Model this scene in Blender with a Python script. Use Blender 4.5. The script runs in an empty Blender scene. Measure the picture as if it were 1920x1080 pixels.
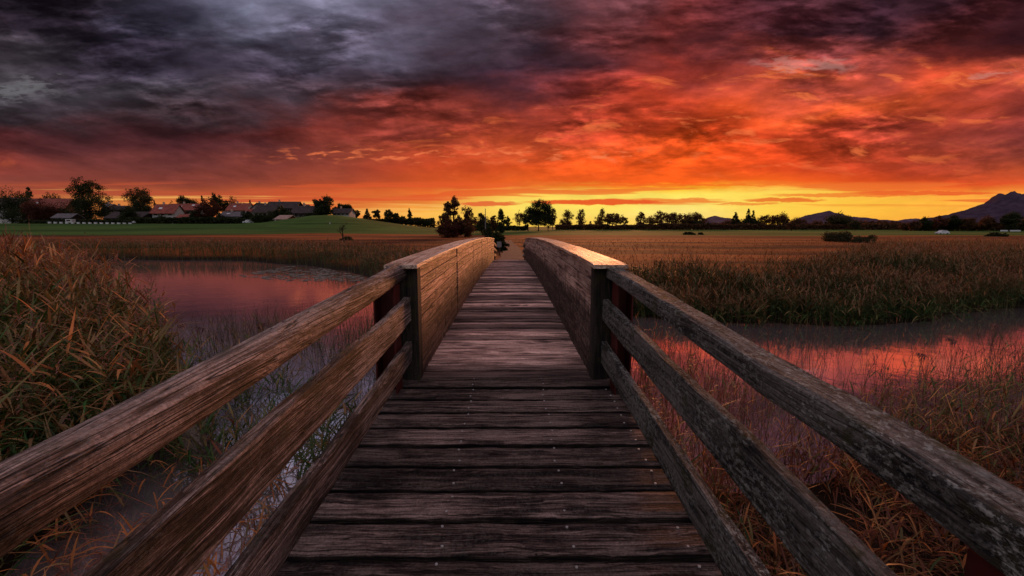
import bpy, math, random
import numpy as np
from mathutils import Vector, Matrix

# ------------------------------------------------------------------ frame, camera, sky, sun
SC = bpy.context.scene
COL = SC.collection
F = 853.333                      # focal length in pixels of a 1920 wide frame
TH = math.atan(115 / F)          # camera pitch below the horizon
EYE = 2.8                        # camera height over the water
SUN_AZ, SUN_EL = math.radians(12), math.radians(5)

cam = bpy.data.objects.new('camera', bpy.data.cameras.new('camera'))
COL.objects.link(cam)
cam.data.sensor_width = 36; cam.data.lens = 16
cam.data.clip_start = 0.05; cam.data.clip_end = 30000
cam.location = (0, 0, EYE); cam.rotation_euler = (math.pi / 2 - TH, 0, 0)
SC.camera = cam
SC.view_settings.view_transform = 'Standard'
SC.view_settings.look = 'None'
SC.view_settings.exposure = 0
SC.view_settings.gamma = 1

def lin(c):
    return tuple(((x / 255) / 12.92 if x / 255 <= 0.04045 else ((x / 255 + 0.055) / 1.055) ** 2.4) for x in c)

class NT:
    """small helper that writes node trees"""
    def __init__(self, tree):
        self.t = tree; self.n = tree.nodes; self.l = tree.links; self.n.clear()
    def new(self, typ, **kw):
        nd = self.n.new(typ)
        for k, v in kw.items(): setattr(nd, k, v)
        return nd
    def put(self, sock, v):
        if isinstance(v, bpy.types.NodeSocket): self.l.new(v, sock)
        elif v is not None:
            if hasattr(sock.default_value, '__len__') and isinstance(v, (tuple, list)) and len(v) == 3 and len(sock.default_value) == 4:
                v = (*v, 1)
            sock.default_value = v
    def m(self, op, a, b=None, c=None, clamp=False):
        nd = self.new('ShaderNodeMath', operation=op, use_clamp=clamp)
        self.put(nd.inputs[0], a)
        if b is not None: self.put(nd.inputs[1], b)
        if c is not None: self.put(nd.inputs[2], c)
        return nd.outputs[0]
    def vm(self, op, a, b=None):
        nd = self.new('ShaderNodeVectorMath', operation=op)
        self.put(nd.inputs[0], a)
        if b is not None: self.put(nd.inputs[1], b)
        return nd.outputs[0]
    def comb(self, x, y, z=0.0):
        nd = self.new('ShaderNodeCombineXYZ')
        for s, v in zip(nd.inputs, (x, y, z)): self.put(s, v)
        return nd.outputs[0]
    def sep(self, v):
        nd = self.new('ShaderNodeSeparateXYZ'); self.put(nd.inputs[0], v)
        return nd.outputs
    def map(self, v, scale=(1, 1, 1), loc=(0, 0, 0), rot=(0, 0, 0)):
        nd = self.new('ShaderNodeMapping'); self.put(nd.inputs[0], v)
        nd.inputs['Scale'].default_value = scale; nd.inputs['Location'].default_value = loc
        nd.inputs['Rotation'].default_value = rot
        return nd.outputs[0]
    def noise(self, v, scale=5, detail=4, rough=.55, dist=0.0, lac=2.0, color=False):
        nd = self.new('ShaderNodeTexNoise')
        self.put(nd.inputs['Vector'], v)
        nd.inputs['Scale'].default_value = scale; nd.inputs['Detail'].default_value = detail
        nd.inputs['Roughness'].default_value = rough; nd.inputs['Distortion'].default_value = dist
        nd.inputs['Lacunarity'].default_value = lac
        return nd.outputs['Color' if color else 'Fac']
    def voro(self, v, scale=5, feature='F1', out='Distance', rnd=1.0):
        nd = self.new('ShaderNodeTexVoronoi', feature=feature)
        self.put(nd.inputs['Vector'], v); nd.inputs['Scale'].default_value = scale
        nd.inputs['Randomness'].default_value = rnd
        return nd.outputs[out]
    def rng(self, v, a, b, c=0.0, d=1.0, smooth=False):
        nd = self.new('ShaderNodeMapRange')
        if smooth: nd.interpolation_type = 'SMOOTHSTEP'
        self.put(nd.inputs[0], v)
        for i, x in enumerate((a, b, c, d)): self.put(nd.inputs[i + 1], x)
        return nd.outputs[0]
    def mix(self, f, a, b, mode='MIX'):
        nd = self.new('ShaderNodeMix', data_type='RGBA', blend_type=mode)
        self.put(nd.inputs[0], f); self.put(nd.inputs[6], a); self.put(nd.inputs[7], b)
        return nd.outputs[2]
    def ramp(self, f, stops, interp='LINEAR'):
        nd = self.new('ShaderNodeValToRGB'); self.put(nd.inputs[0], f)
        r = nd.color_ramp; r.interpolation = interp
        while len(r.elements) > 1: r.elements.remove(r.elements[-1])
        r.elements[0].position = stops[0][0]; r.elements[0].color = (*stops[0][1], 1)
        for p, c in stops[1:]:
            e = r.elements.new(p); e.color = (*c, 1)
        return nd.outputs[0]
    def attr(self, name, out='Fac'):
        nd = self.new('ShaderNodeAttribute', attribute_name=name)
        return nd.outputs[out]
    def bump(self, h, strength=.5, dist=.01, normal=None):
        nd = self.new('ShaderNodeBump')
        nd.inputs['Strength'].default_value = strength; nd.inputs['Distance'].default_value = dist
        self.put(nd.inputs['Height'], h)
        if normal is not None: self.put(nd.inputs['Normal'], normal)
        return nd.outputs[0]

def vrow(y):                      # image row -> slope of the view ray over the horizon
    return math.tan(math.atan((540 - y) / F) - TH)

def build_world():
    w = bpy.data.worlds.new('World'); SC.world = w; w.use_nodes = True
    T = NT(w.node_tree)
    d = T.new('ShaderNodeTexCoord').outputs['Generated']
    X, Y, Z = T.sep(d)
    Ym = T.m('MAXIMUM', Y, 0.35)
    u = T.m('DIVIDE', X, Ym); v = T.m('DIVIDE', T.m('MAXIMUM', Z, 0.0), Ym)
    # cloud coordinates: flat deck overhead, plus a plain one
    q = T.m('DIVIDE', 1.0, T.m('ADD', v, 0.16))
    deck = T.comb(T.m('MULTIPLY', u, q), q, 0.0)
    P = T.comb(u, T.m('MULTIPLY', v, 1.6), 0.0)
    Pr = T.map(P, rot=(0, 0, math.radians(-9)), scale=(.85, 1.75, 1))
    w1 = T.noise(Pr, 3.2, 6, .56, color=True)
    w2 = T.noise(deck, 1.6, 6, .6, color=True)
    w1s, w2s = T.sep(w1), T.sep(w2)
    amp = T.rng(v, 0.02, 0.30, 0.04, 1.0, True)
    du = T.m('ADD', T.m('MULTIPLY', T.m('SUBTRACT', w1s[0], .5), .40), T.m('MULTIPLY', T.m('SUBTRACT', w2s[0], .5), .16))
    dv = T.m('ADD', T.m('MULTIPLY', T.m('SUBTRACT', w1s[1], .5), .22), T.m('MULTIPLY', T.m('SUBTRACT', w2s[1], .5), .12))
    uu = T.m('ADD', u, T.m('MULTIPLY', du, T.m('ADD', T.m('MULTIPLY', amp, .9), .1)))
    vv = T.m('ADD', v, T.m('MULTIPLY', dv, amp))
    fu = T.rng(uu, -1.35, 1.35)
    xs = [0, 160, 320, 480, 640, 800, 960, 1120, 1280, 1440, 1600, 1760, 1920]
    rows = [
     (430, [(170,95,60),(190,110,60),(205,120,60),(200,105,58),(215,115,60),(245,170,75),(252,205,80),(252,200,85),(252,205,95),(252,190,72),(248,170,60),(246,158,58),(232,140,60)]),
     (402, [(185,105,62),(205,125,65),(215,125,60),(210,105,58),(222,120,58),(250,185,75),(254,218,95),(254,222,105),(255,226,128),(255,212,82),(254,190,66),(252,174,62),(245,158,62)]),
     (380, [(200,120,64),(205,125,64),(215,125,60),(205,95,55),(215,105,52),(235,130,55),(255,225,100),(255,226,95),(255,232,115),(255,215,82),(255,196,68),(254,182,64),(252,172,68)]),
     (362, [(170,82,58),(172,85,56),(178,85,52),(190,85,50),(210,95,50),(232,110,45),(255,200,85),(255,220,95),(255,228,96),(255,216,88),(253,190,68),(252,170,62),(250,158,62)]),
     (351, [(150,72,55),(150,70,52),(152,72,50),(160,74,50),(178,76,46),(215,88,42),(236,102,42),(250,150,46),(255,190,42),(248,130,42),(240,110,40),(240,115,42),(238,120,50)]),
     (341, [(138,68,58),(134,64,54),(132,62,52),(142,66,52),(160,70,48),(208,82,38),(232,95,36),(245,95,32),(248,96,28),(244,98,30),(230,82,34),(222,80,36),(222,86,42)]),
     (318, [(150,64,54),(122,60,54),(116,58,54),(128,60,52),(152,66,50),(200,74,40),(225,84,36),(240,86,30),(243,88,28),(226,76,32),(200,68,36),(182,66,40),(178,74,44)]),
     (282, [(100,48,48),(94,47,50),(90,45,49),(106,52,53),(150,66,50),(195,76,46),(212,84,46),(232,88,40),(240,84,28),(228,74,32),(190,66,38),(152,60,46),(128,54,48)]),
     (242, [(92,42,44),(68,38,42),(62,33,38),(82,36,36),(125,50,42),(145,58,46),(168,64,46),(205,72,42),(232,78,34),(222,74,36),(192,66,42),(150,58,46),(130,52,48)]),
     (200, [(58,46,52),(62,48,54),(66,52,58),(80,56,62),(105,50,48),(125,52,46),(120,52,50),(175,62,46),(218,74,38),(235,86,40),(240,96,48),(205,76,46),(165,64,52)]),
     (155, [(78,72,80),(74,66,76),(78,70,80),(80,68,80),(84,62,70),(78,44,50),(76,40,48),(140,50,42),(195,66,42),(212,84,56),(192,78,62),(214,78,48),(200,84,62)]),
     (105, [(64,56,64),(58,50,62),(50,43,57),(62,53,68),(74,62,76),(72,54,66),(54,38,50),(84,42,48),(150,52,42),(140,58,54),(120,54,54),(112,42,38),(86,34,32)]),
     (55,  [(32,25,32),(38,31,42),(46,38,52),(84,76,94),(108,102,124),(94,84,102),(72,54,64),(100,48,50),(98,38,36),(68,33,40),(52,28,36),(78,31,31),(54,23,28)]),
     (0,   [(26,20,28),(34,27,36),(66,62,80),(122,122,146),(132,128,152),(108,98,118),(86,68,82),(104,60,66),(100,40,40),(70,31,38),(52,28,38),(48,23,30),(44,21,27)]),
     (-160,[(70,62,74),(84,76,90),(120,112,132),(160,150,170),(165,150,172),(150,132,152),(130,104,124),(130,88,100),(130,74,78),(110,62,70),(92,56,70),(84,50,62),(78,46,56)]),
     (-520,[(120,108,126),(128,116,134),(140,128,146),(150,138,156),(155,140,158),(156,138,156),(154,132,152),(150,124,144),(146,116,134),(136,106,126),(126,98,120),(118,90,112),(112,86,108)]),  # overhead, out of frame: brightened to act as top light
    ]
    col = None; pv = None
    for y, cs in rows:
        vr = max(vrow(y), 0.0) if y < 425 else 0.0
        if y == -520: vr = 1.7
        k = math.cos(TH) - min(vr, .8) * math.sin(TH)
        stops = [(((x - 960) / F * k + 1.35) / 2.7, lin(c)) for x, c in zip(xs, cs)]
        rc = T.ramp(fu, stops)
        if col is None: col = rc
        else: col = T.mix(T.rng(vv, pv, vr), col, rc)
        pv = vr
    # light and dark billows inside the cloud deck
    n1 = T.noise(T.map(deck, scale=(1.0, .8, 1), rot=(0, 0, .5)), 2.3, 9, .6, .3)
    n2 = T.noise(Pr, 6.5, 7, .6, .25)
    n3 = T.noise(T.map(P, scale=(1, 2.2, 1)), 22, 5, .6, .2)
    s = T.sep(col)
    k1 = T.rng(v, .07, .22, .10, 1.0, True)
    n4 = T.noise(T.map(Pr, loc=(-.012, -.030, 0)), 6.5, 7, .6, .25)
    n5 = T.noise(T.map(Pr, scale=(1, 1, 1)), 15, 6, .58, .15)
    n6 = T.noise(T.map(Pr, scale=(1, 1, 1), loc=(-.006, -.013, 0)), 15, 6, .58, .15)
    rgn = T.rng(T.noise(T.map(P, scale=(1, 1.6, 1), loc=(3, 1, 0)), 2.6, 3, .5), .40, .62, .12, 1.0, True)
    emb = T.m('MULTIPLY', T.m('ADD', T.m('MULTIPLY', T.m('SUBTRACT', n2, n4), 2.8), T.m('MULTIPLY', T.m('SUBTRACT', n5, n6), 1.2)), rgn)
    bil = T.m('ADD', T.m('MULTIPLY', T.m('SUBTRACT', n1, .5), 2.6), T.m('MULTIPLY', T.m('SUBTRACT', n2, .5), T.m('ADD', T.m('MULTIPLY', rgn, 1.3), .4)))
    bil = T.m('ADD', bil, T.m('MULTIPLY', T.m('SUBTRACT', n3, .5), .5))
    lump = T.rng(T.m('ADD', T.m('MULTIPLY', n2, .7), T.m('MULTIPLY', n5, .3)), .43, .57, -.30, .30, True)
    bil = T.m('ADD', T.m('ADD', bil, emb), T.m('MULTIPLY', lump, rgn))
    bil = T.m('ADD', bil, T.m('MULTIPLY', T.m('SUBTRACT', n5, .5), .55))
    bil = T.m('SUBTRACT', bil, T.rng(u, -.9, .2, .28, .12))
    bil = T.m('MULTIPLY', bil, k1)
    gain = T.m('POWER', 2.0, T.m('MULTIPLY', bil, 1.55))
    col = T.mix(1.0, col, T.comb(gain, gain, gain), 'MULTIPLY')
    # lit cloud bottoms: only where the deck already glows
    hl = T.noise(T.map(P, scale=(1, 2.6, 1), rot=(0, 0, .16)), 9, 6, .58, .5)
    warm = T.m('MULTIPLY', T.rng(s[0], .16, .55, 0, 1, True), T.rng(v, .085, .16, 0, 1, True))
    hm = T.m('MULTIPLY', T.m('MULTIPLY', T.rng(hl, .54, .68, 0, 1, True), warm), T.rng(v, .40, .52, 1, 0, True))
    col = T.mix(T.m('MULTIPLY', hm, .62), col, (.97, .19, .055))
    # a scatter of small flecks low on the left and centre
    fl = T.noise(T.map(P, scale=(1, 2.4, 1)), 26, 4, .5, .3)
    band = T.m('MULTIPLY', T.rng(T.m('ABSOLUTE', T.m('SUBTRACT', v, vrow(291))), 0.0, .026, 1, 0, True),
               T.m('MULTIPLY', T.rng(u, -.62, -.36, 0, 1, True), T.rng(u, .24, .36, 1, 0, True)))
    col = T.mix(T.m('MULTIPLY', T.m('MULTIPLY', T.rng(fl, .51, .68, 0, 1, True), band), .8), col, (.92, .20, .07))
    # pale gaps
    def blob(x, y, a, b, colr, amt, warp=.05, thr=0):
        SOFT = -.6 if warp > .1 else .35
        nonlocal col
        vy = vrow(y); k = math.cos(TH) - vy * math.sin(TH)
        ux = (x - 960) / F * k
        n = T.m('MULTIPLY', T.m('SUBTRACT', n3, .5), warp)
        eu = T.m('DIVIDE', T.m('SUBTRACT', T.m('ADD', uu if warp > .1 else u, n), ux), a / F)
        ev = T.m('DIVIDE', T.m('SUBTRACT', T.m('ADD', v, T.m('MULTIPLY', n, .35)), vy), b / F)
        r = T.m('ADD', T.m('MULTIPLY', eu, eu), T.m('MULTIPLY', ev, ev))
        col = T.mix(T.m('MULTIPLY', T.rng(r, 1.0, SOFT, 0, 1, True), amt), col, colr)
    blob(20, 165, 75, 26, lin((128, 126, 130)), .75, .3)
    blob(1500, 122, 70, 14, lin((205, 150, 140)), .6, .2)
    blob(1870, 140, 80, 8, lin((215, 150, 135)), .6, .15)
    # thin bars of cloud over the bright horizon
    st = T.noise(T.comb(T.m('MULTIPLY', u, 1.7), T.m('MULTIPLY', v, 42), 3.1), 1.5, 5, .55, .25)
    bar = T.m('MULTIPLY', T.rng(st, .52, .60, 0, 1, True),
              T.m('MULTIPLY', T.rng(v, .040, .052, 0, 1, True), T.rng(v, .088, .10, 1, 0, True)))
    bcol = T.ramp(fu, [(0, lin((150, 74, 56))), (.30, lin((190, 82, 50))), (.45, lin((228, 90, 42))), (.62, lin((240, 120, 45))), (.8, lin((235, 110, 45))), (1, lin((232, 116, 56)))])
    col = T.mix(T.m('MULTIPLY', bar, .85), col, bcol)
    st2 = T.noise(T.comb(T.m('MULTIPLY', u, 1.3), T.m('MULTIPLY', v, 60), 8.7), 1.3, 5, .5, .2)
    lb = T.m('MULTIPLY', T.m('MULTIPLY', T.rng(st2, .56, .64, 0, 1, True), T.rng(u, -.15, -.0, 1, 0, True)),
             T.m('MULTIPLY', T.rng(v, .02, .035, .5, 1, True), T.rng(v, .078, .088, 1, 0, True)))
    col = T.mix(T.m('MULTIPLY', lb, .7), col, lin((250, 185, 95)))
    for (x0, x1, y, h, c, a) in [(965, 1275, 379, 6.5, (232, 84, 36), .95), (850, 985, 382, 5, (226, 96, 52), .9), (1385, 1560, 375, 5, (230, 100, 40), .85),
                                 (1330, 1470, 382, 2.5, (236, 120, 50), .7), (1560, 1900, 362, 4.5, (234, 96, 42), .9), (1420, 1760, 366, 4, (236, 104, 42), .7),
                                 (1000, 1500, 347, 3, (242, 96, 32), .55), (700, 900, 372, 4, (226, 98, 50), .7), (1270, 1330, 373, 2.5, (232, 110, 45), .7)]:
        blob((x0 + x1) / 2, y, (x1 - x0) / 2, h, lin(c), a, .035)
    # behind the viewer: unseen lilac sky, shaped to light the foreground from above
    sky = T.new('ShaderNodeTexSky', sky_type='NISHITA', sun_disc=False)
    sky.sun_elevation = SUN_EL; sky.sun_rotation = SUN_AZ
    T.l.new(d, sky.inputs[0])
    rear = T.mix(1.0, T.mix(.05, (0, 0, 0, 1), sky.outputs[0]), REAR_COL, 'ADD')
    zg = T.rng(Z, .0, .75, .16, 2.3)
    rear = T.mix(1.0, rear, T.comb(zg, zg, zg), 'MULTIPLY')
    rb = T.rng(Y, .45, -.35, 0, 1, True)
    col = T.mix(rb, col, rear)
    # below the horizon
    col = T.mix(T.rng(Z, -.02, -.004, 1, 0), col, (.05, .025, .015, 1))
    bg = T.new('ShaderNodeBackground'); T.l.new(col, bg.inputs[0]); bg.inputs[1].default_value = SKY_GAIN
    out = T.new('ShaderNodeOutputWorld'); T.l.new(bg.outputs[0], out.inputs[0])
    w.cycles.sampling_method = 'MANUAL'; w.cycles.sample_map_resolution = 1024
REAR_COL = (.25, .215, .245, 1)
SKY_GAIN = 1.0
HAZE = 0.0
build_world()

sun = bpy.data.objects.new('sun', bpy.data.lights.new('sun', 'SUN'))
COL.objects.link(sun)
sun.data.energy = 2.2; sun.data.angle = math.radians(6); sun.data.color = (1, .36, .13)
sd = Vector((math.sin(SUN_AZ) * math.cos(SUN_EL), math.cos(SUN_AZ) * math.cos(SUN_EL), math.sin(SUN_EL)))
sun.rotation_euler = sd.to_track_quat('Z', 'Y').to_euler()

# ------------------------------------------------------------------ general helpers
def at(px, py, z=0.0):
    """world point at height z seen at photo pixel px,py"""
    a = TH + math.atan((py - 540) / F)
    y = (EYE - z) / math.tan(a)
    c = y * math.cos(TH) + (EYE - z) * math.sin(TH)
    return ((px - 960) * c / F, y, z)
def atY(px, Y, py):
    """x and z of the point at forward distance Y seen at px,py"""
    z = EYE + Y * math.tan(math.atan((540 - py) / F) - TH)
    c = Y * math.cos(TH) - (z - EYE) * math.sin(TH)
    return ((px - 960) * c / F, z)

def tag(o, label=None, cat=None, group=None, kind=None):
    if label: o['label'] = label
    if cat: o['category'] = cat
    if group: o['group'] = group
    if kind: o['kind'] = kind
    return o
def empty(name, loc, rz=0.0):
    o = bpy.data.objects.new(name, None); COL.objects.link(o)
    o.location = loc; o.rotation_euler = (0, 0, rz); o.empty_display_size = .3
    return o
def link(name, me, mat=None, parent=None):
    o = bpy.data.objects.new(name, me); COL.objects.link(o)
    if mat is not None and len(me.materials) == 0: me.materials.append(mat)
    if parent is not None: o.parent = parent
    return o

class MB:
    def __init__(s): s.v = []; s.f = []; s.a = []; s.cur = 0.0
    def add(s, vs, fs):
        b = len(s.v); s.v += [tuple(p) for p in vs]; s.a += [s.cur] * len(vs)
        s.f += [tuple(i + b for i in f) for f in fs]
    def box(s, x0, x1, y0, y1, z0, z1, M=None):
        p = [(x, y, z) for z in (z0, z1) for y in (y0, y1) for x in (x0, x1)]
        if M is not None: p = [tuple(M @ Vector(q)) for q in p]
        s.add(p, [(0, 2, 3, 1), (4, 5, 7, 6), (0, 1, 5, 4), (2, 6, 7, 3), (0, 4, 6, 2), (1, 3, 7, 5)])
    def tube(s, pts, rad, n=7, cap=True):
        pts = [Vector(p) for p in pts]; rings = []
        for i, p in enumerate(pts):
            t = (pts[min(i + 1, len(pts) - 1)] - pts[max(i - 1, 0)])
            t = t.normalized() if t.length > 1e-9 else Vector((0, 0, 1))
            a = t.cross(Vector((0, 0, 1)) if abs(t.z) < .9 else Vector((1, 0, 0))).normalized(); b = t.cross(a)
            r = rad[i] if hasattr(rad, '__len__') else rad
            rings.append([p + (a * math.cos(2 * math.pi * k / n) + b * math.sin(2 * math.pi * k / n)) * r for k in range(n)])
        vs = [q for r in rings for q in r]; fs = []
        for i in range(len(pts) - 1):
            for k in range(n):
                fs.append((i * n + k, i * n + (k + 1) % n, (i + 1) * n + (k + 1) % n, (i + 1) * n + k))
        if cap: fs += [tuple(range(n)), tuple(reversed(range((len(pts) - 1) * n, len(pts) * n)))]
        s.add(vs, fs)
    def mesh(s, name, smooth=False):
        me = bpy.data.meshes.new(name); me.from_pydata(s.v, [], s.f); me.update()
        at_ = me.attributes.new('rnd', 'FLOAT', 'POINT'); at_.data.foreach_set('value', np.array(s.a, dtype=np.float32))
        if smooth: me.polygons.foreach_set('use_smooth', [True] * len(me.polygons))
        return me
    def build(s, name, mat, parent=None, smooth=False, bevel=0.0):
        me = s.mesh(name, smooth)
        o = link(name, me, mat, parent)
        if bevel:
            b = o.modifiers.new('bevel', 'BEVEL'); b.width = bevel; b.segments = 2; b.limit_method = 'ANGLE'
        return o

def np_mesh(name, V, Q, mat=None, col=None, rnd=None, smooth=False, parent=None):
    """V (n,3) Q (m,4) int"""
    me = bpy.data.meshes.new(name)
    V = np.ascontiguousarray(V, dtype=np.float32); Q = np.ascontiguousarray(Q, dtype=np.int32)
    me.vertices.add(len(V)); me.vertices.foreach_set('co', V.ravel())
    k = Q.shape[1]
    me.loops.add(Q.size); me.loops.foreach_set('vertex_index', Q.ravel())
    me.polygons.add(len(Q)); me.polygons.foreach_set('loop_start', np.arange(0, Q.size, k, dtype=np.int32))
    me.update(calc_edges=True)
    if smooth: me.polygons.foreach_set('use_smooth', np.ones(len(Q), dtype=bool))
    if col is not None:
        c = np.ones((len(V), 4), dtype=np.float32); c[:, :3] = col
        a = me.attributes.new('col', 'FLOAT_COLOR', 'POINT'); a.data.foreach_set('color', c.ravel())
    if rnd is not None:
        a = me.attributes.new('rnd', 'FLOAT', 'POINT'); a.data.foreach_set('value', np.asarray(rnd, dtype=np.float32))
    me.validate()
    return link(name, me, mat, parent)

def mat(name):
    m = bpy.data.materials.new(name); m.use_nodes = True
    T = NT(m.node_tree)
    out = T.new('ShaderNodeOutputMaterial')
    return m, T, out
def principled(T, out, col, rough=.8, spec=.3, normal=None, metallic=0.0):
    p = T.new('ShaderNodeBsdfPrincipled')
    T.put(p.inputs['Base Color'], col); T.put(p.inputs['Roughness'], rough)
    T.put(p.inputs['Specular IOR Level'], spec); T.put(p.inputs['Metallic'], metallic)
    if normal is not None: T.put(p.inputs['Normal'], normal)
    T.l.new(p.outputs[0], out.inputs[0])
    return p

# ------------------------------------------------------------------ materials
def wood_mat(name, dark, mid, light, along='Y', fine=55, bump=.8, rough=.8, spec=.3, lichen=0.0, moss=0.0, mildew=None, wet=0.0, plankvar=0.0, gdist=.006, cracks=.5, pitch=None, wa=.055, wl=.8):
    """weathered timber: stretched grain warped round knots, drying cracks, lichen and moss patches"""
    m, T, out = mat(name)
    co = T.new('ShaderNodeTexCoord').outputs['Object']
    r = T.attr('rnd')
    x, y, z = T.sep(co)
    if along == 'Y': L, A, B = y, x, z
    elif along == 'X': L, A, B = x, y, z
    else: L, A, B = z, x, y
    off = T.m('MULTIPLY', r, 37.0)
    # knots
    kc = T.comb(T.m('ADD', T.m('MULTIPLY', L, 1.1), off), T.m('MULTIPLY', A, 4.2), T.m('ADD', T.m('MULTIPLY', B, 4.2), off))
    kd = T.voro(kc, 1.0)
    kn = T.rng(kd, .34, .0, 0, 1, True)
    warp = T.noise(T.comb(T.m('ADD', T.m('MULTIPLY', L, 1.6), off), T.m('MULTIPLY', A, 3), T.m('MULTIPLY', B, 3)), 1.0, 4, .55)
    warp = T.m('ADD', T.m('MULTIPLY', T.m('SUBTRACT', warp, .5), wa), T.m('MULTIPLY', kn, .06))
    g = T.comb(T.m('ADD', T.m('MULTIPLY', L, wl), off), T.m('MULTIPLY', T.m('ADD', A, warp), fine), T.m('MULTIPLY', T.m('ADD', B, warp), fine))
    gr = T.noise(g, 1.0, 5, .62)
    g2 = T.comb(T.m('ADD', T.m('MULTIPLY', L, 5), off), T.m('MULTIPLY', T.m('ADD', A, warp), fine * 3.2), T.m('MULTIPLY', T.m('ADD', B, warp), fine * 3.2))
    gf = T.noise(g2, 1.0, 3, .6)
    cr = T.noise(T.comb(T.m('ADD', T.m('MULTIPLY', L, .7), off), T.m('MULTIPLY', T.m('ADD', A, T.m('MULTIPLY', warp, .35)), fine * .9), T.m('MULTIPLY', T.m('ADD', B, T.m('MULTIPLY', warp, .35)), fine * .9)), 1.0, 1, .4)
    crack = T.rng(T.m('ABSOLUTE', T.m('SUBTRACT', cr, .5)), .0, .034, 1, 0, True)
    big = T.noise(T.comb(T.m('ADD', T.m('MULTIPLY', L, 1.3), off), T.m('MULTIPLY', A, 5), T.m('MULTIPLY', B, 5)), 1.3, 5, .6)
    sp = T.noise(co, 90, 4, .7)
    f = T.m('ADD', T.m('MULTIPLY', gr, .75), T.m('MULTIPLY', gf, .35))
    f = T.m('ADD', f, T.m('MULTIPLY', T.m('SUBTRACT', big, .5), .75))
    c = T.ramp(f, [(.40, dark), (.51, mid), (.64, light)])
    if plankvar:
        pv = T.m('POWER', 2.0, T.m('MULTIPLY', T.m('SUBTRACT', T.m('FRACT', T.m('MULTIPLY', r, 7.31)), .5), plankvar))
        c = T.mix(1.0, c, T.comb(pv, pv, pv), 'MULTIPLY')
    c = T.mix(T.m('MULTIPLY', crack, cracks), c, tuple(q * .25 for q in dark))
    c = T.mix(T.rng(kd, .13, .05, 0, .8, True), c, tuple(q * .35 for q in dark))
    h = T.m('ADD', T.m('MULTIPLY', T.rng(gr, .38, .62, 0, 1, True), .7), T.m('MULTIPLY', gf, .45))
    h = T.m('SUBTRACT', h, T.m('MULTIPLY', crack, .8 * cracks))
    gs = T.rng(sp, .36, .64, .62, 1.32)
    c = T.mix(1.0, c, T.comb(gs, gs, gs), 'MULTIPLY')
    rg = rough
    if moss:
        mn = T.noise(co, 7, 6, .65)
        mm = T.m('MULTIPLY', T.rng(mn, .53, .63, 0, 1, True), moss)
        c = T.mix(mm, c, T.mix(sp, (.018, .019, .006), (.075, .068, .018)))
    if lichen:
        lc = T.map(co, scale=(1, .55, 1))
        ln = T.noise(lc, 64, 6, .76); lb = T.noise(co, 5.0, 5, .6)
        lm = T.m('MULTIPLY', T.rng(ln, .48, .56, 0, 1, True), T.rng(lb, .38, .56, .18, 1, True))
        lm = T.m('MULTIPLY', lm, lichen)
        c = T.mix(lm, c, T.mix(T.noise(co, 140, 2, .6), (.13, .125, .10), (.56, .53, .47)))
        h = T.m('ADD', h, T.m('MULTIPLY', lm, .8))
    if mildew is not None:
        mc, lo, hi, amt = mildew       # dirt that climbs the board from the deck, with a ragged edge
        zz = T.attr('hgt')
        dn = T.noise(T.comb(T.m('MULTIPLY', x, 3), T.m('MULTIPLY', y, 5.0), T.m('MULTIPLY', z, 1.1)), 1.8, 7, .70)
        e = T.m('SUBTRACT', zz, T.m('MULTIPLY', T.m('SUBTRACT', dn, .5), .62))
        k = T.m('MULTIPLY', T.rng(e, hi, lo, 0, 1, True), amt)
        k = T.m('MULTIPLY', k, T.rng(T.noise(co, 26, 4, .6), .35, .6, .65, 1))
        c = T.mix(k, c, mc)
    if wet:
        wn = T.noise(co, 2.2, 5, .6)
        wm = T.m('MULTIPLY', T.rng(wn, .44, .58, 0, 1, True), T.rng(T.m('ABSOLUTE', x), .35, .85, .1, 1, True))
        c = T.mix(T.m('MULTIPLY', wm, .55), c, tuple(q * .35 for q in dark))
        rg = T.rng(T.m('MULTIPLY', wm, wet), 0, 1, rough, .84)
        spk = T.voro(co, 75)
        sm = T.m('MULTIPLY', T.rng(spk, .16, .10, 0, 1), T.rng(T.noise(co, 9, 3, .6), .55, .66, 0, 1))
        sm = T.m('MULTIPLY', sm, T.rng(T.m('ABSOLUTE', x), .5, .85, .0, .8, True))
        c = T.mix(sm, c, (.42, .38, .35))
    if pitch:                       # board-edge grime, near black to paint gap shade into the colour
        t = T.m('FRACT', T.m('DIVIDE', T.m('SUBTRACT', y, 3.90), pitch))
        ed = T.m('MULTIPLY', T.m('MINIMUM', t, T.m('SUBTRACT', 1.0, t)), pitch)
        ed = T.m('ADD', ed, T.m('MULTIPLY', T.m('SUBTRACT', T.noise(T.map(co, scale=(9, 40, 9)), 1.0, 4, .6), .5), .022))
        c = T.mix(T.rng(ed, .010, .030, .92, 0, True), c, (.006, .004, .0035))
    nrm = T.bump(h, bump, gdist)
    principled(T, out, c, rg, spec, nrm)
    return m

def plant_mat(name, trans=.22, rough=.6, var=.35):
    m, T, out = mat(name)
    c = T.attr('col', 'Color')
    co = T.new('ShaderNodeTexCoord').outputs['Object']
    n = T.noise(co, 1.4, 4, .6)
    g = T.m('POWER', 2.0, T.m('MULTIPLY', T.m('SUBTRACT', n, .5), var * 5))
    c = T.mix(1.0, c, T.comb(g, g, g), 'MULTIPLY')
    p = T.new('ShaderNodeBsdfPrincipled')
    T.put(p.inputs['Base Color'], c); p.inputs['Roughness'].default_value = rough
    p.inputs['Specular IOR Level'].default_value = .25
    tr = T.new('ShaderNodeBsdfTranslucent'); T.put(tr.inputs[0], c)
    mx = T.new('ShaderNodeMixShader'); mx.inputs[0].default_value = trans
    T.l.new(p.outputs[0], mx.inputs[1]); T.l.new(tr.outputs[0], mx.inputs[2])
    T.l.new(mx.outputs[0], out.inputs[0])
    return m

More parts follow.
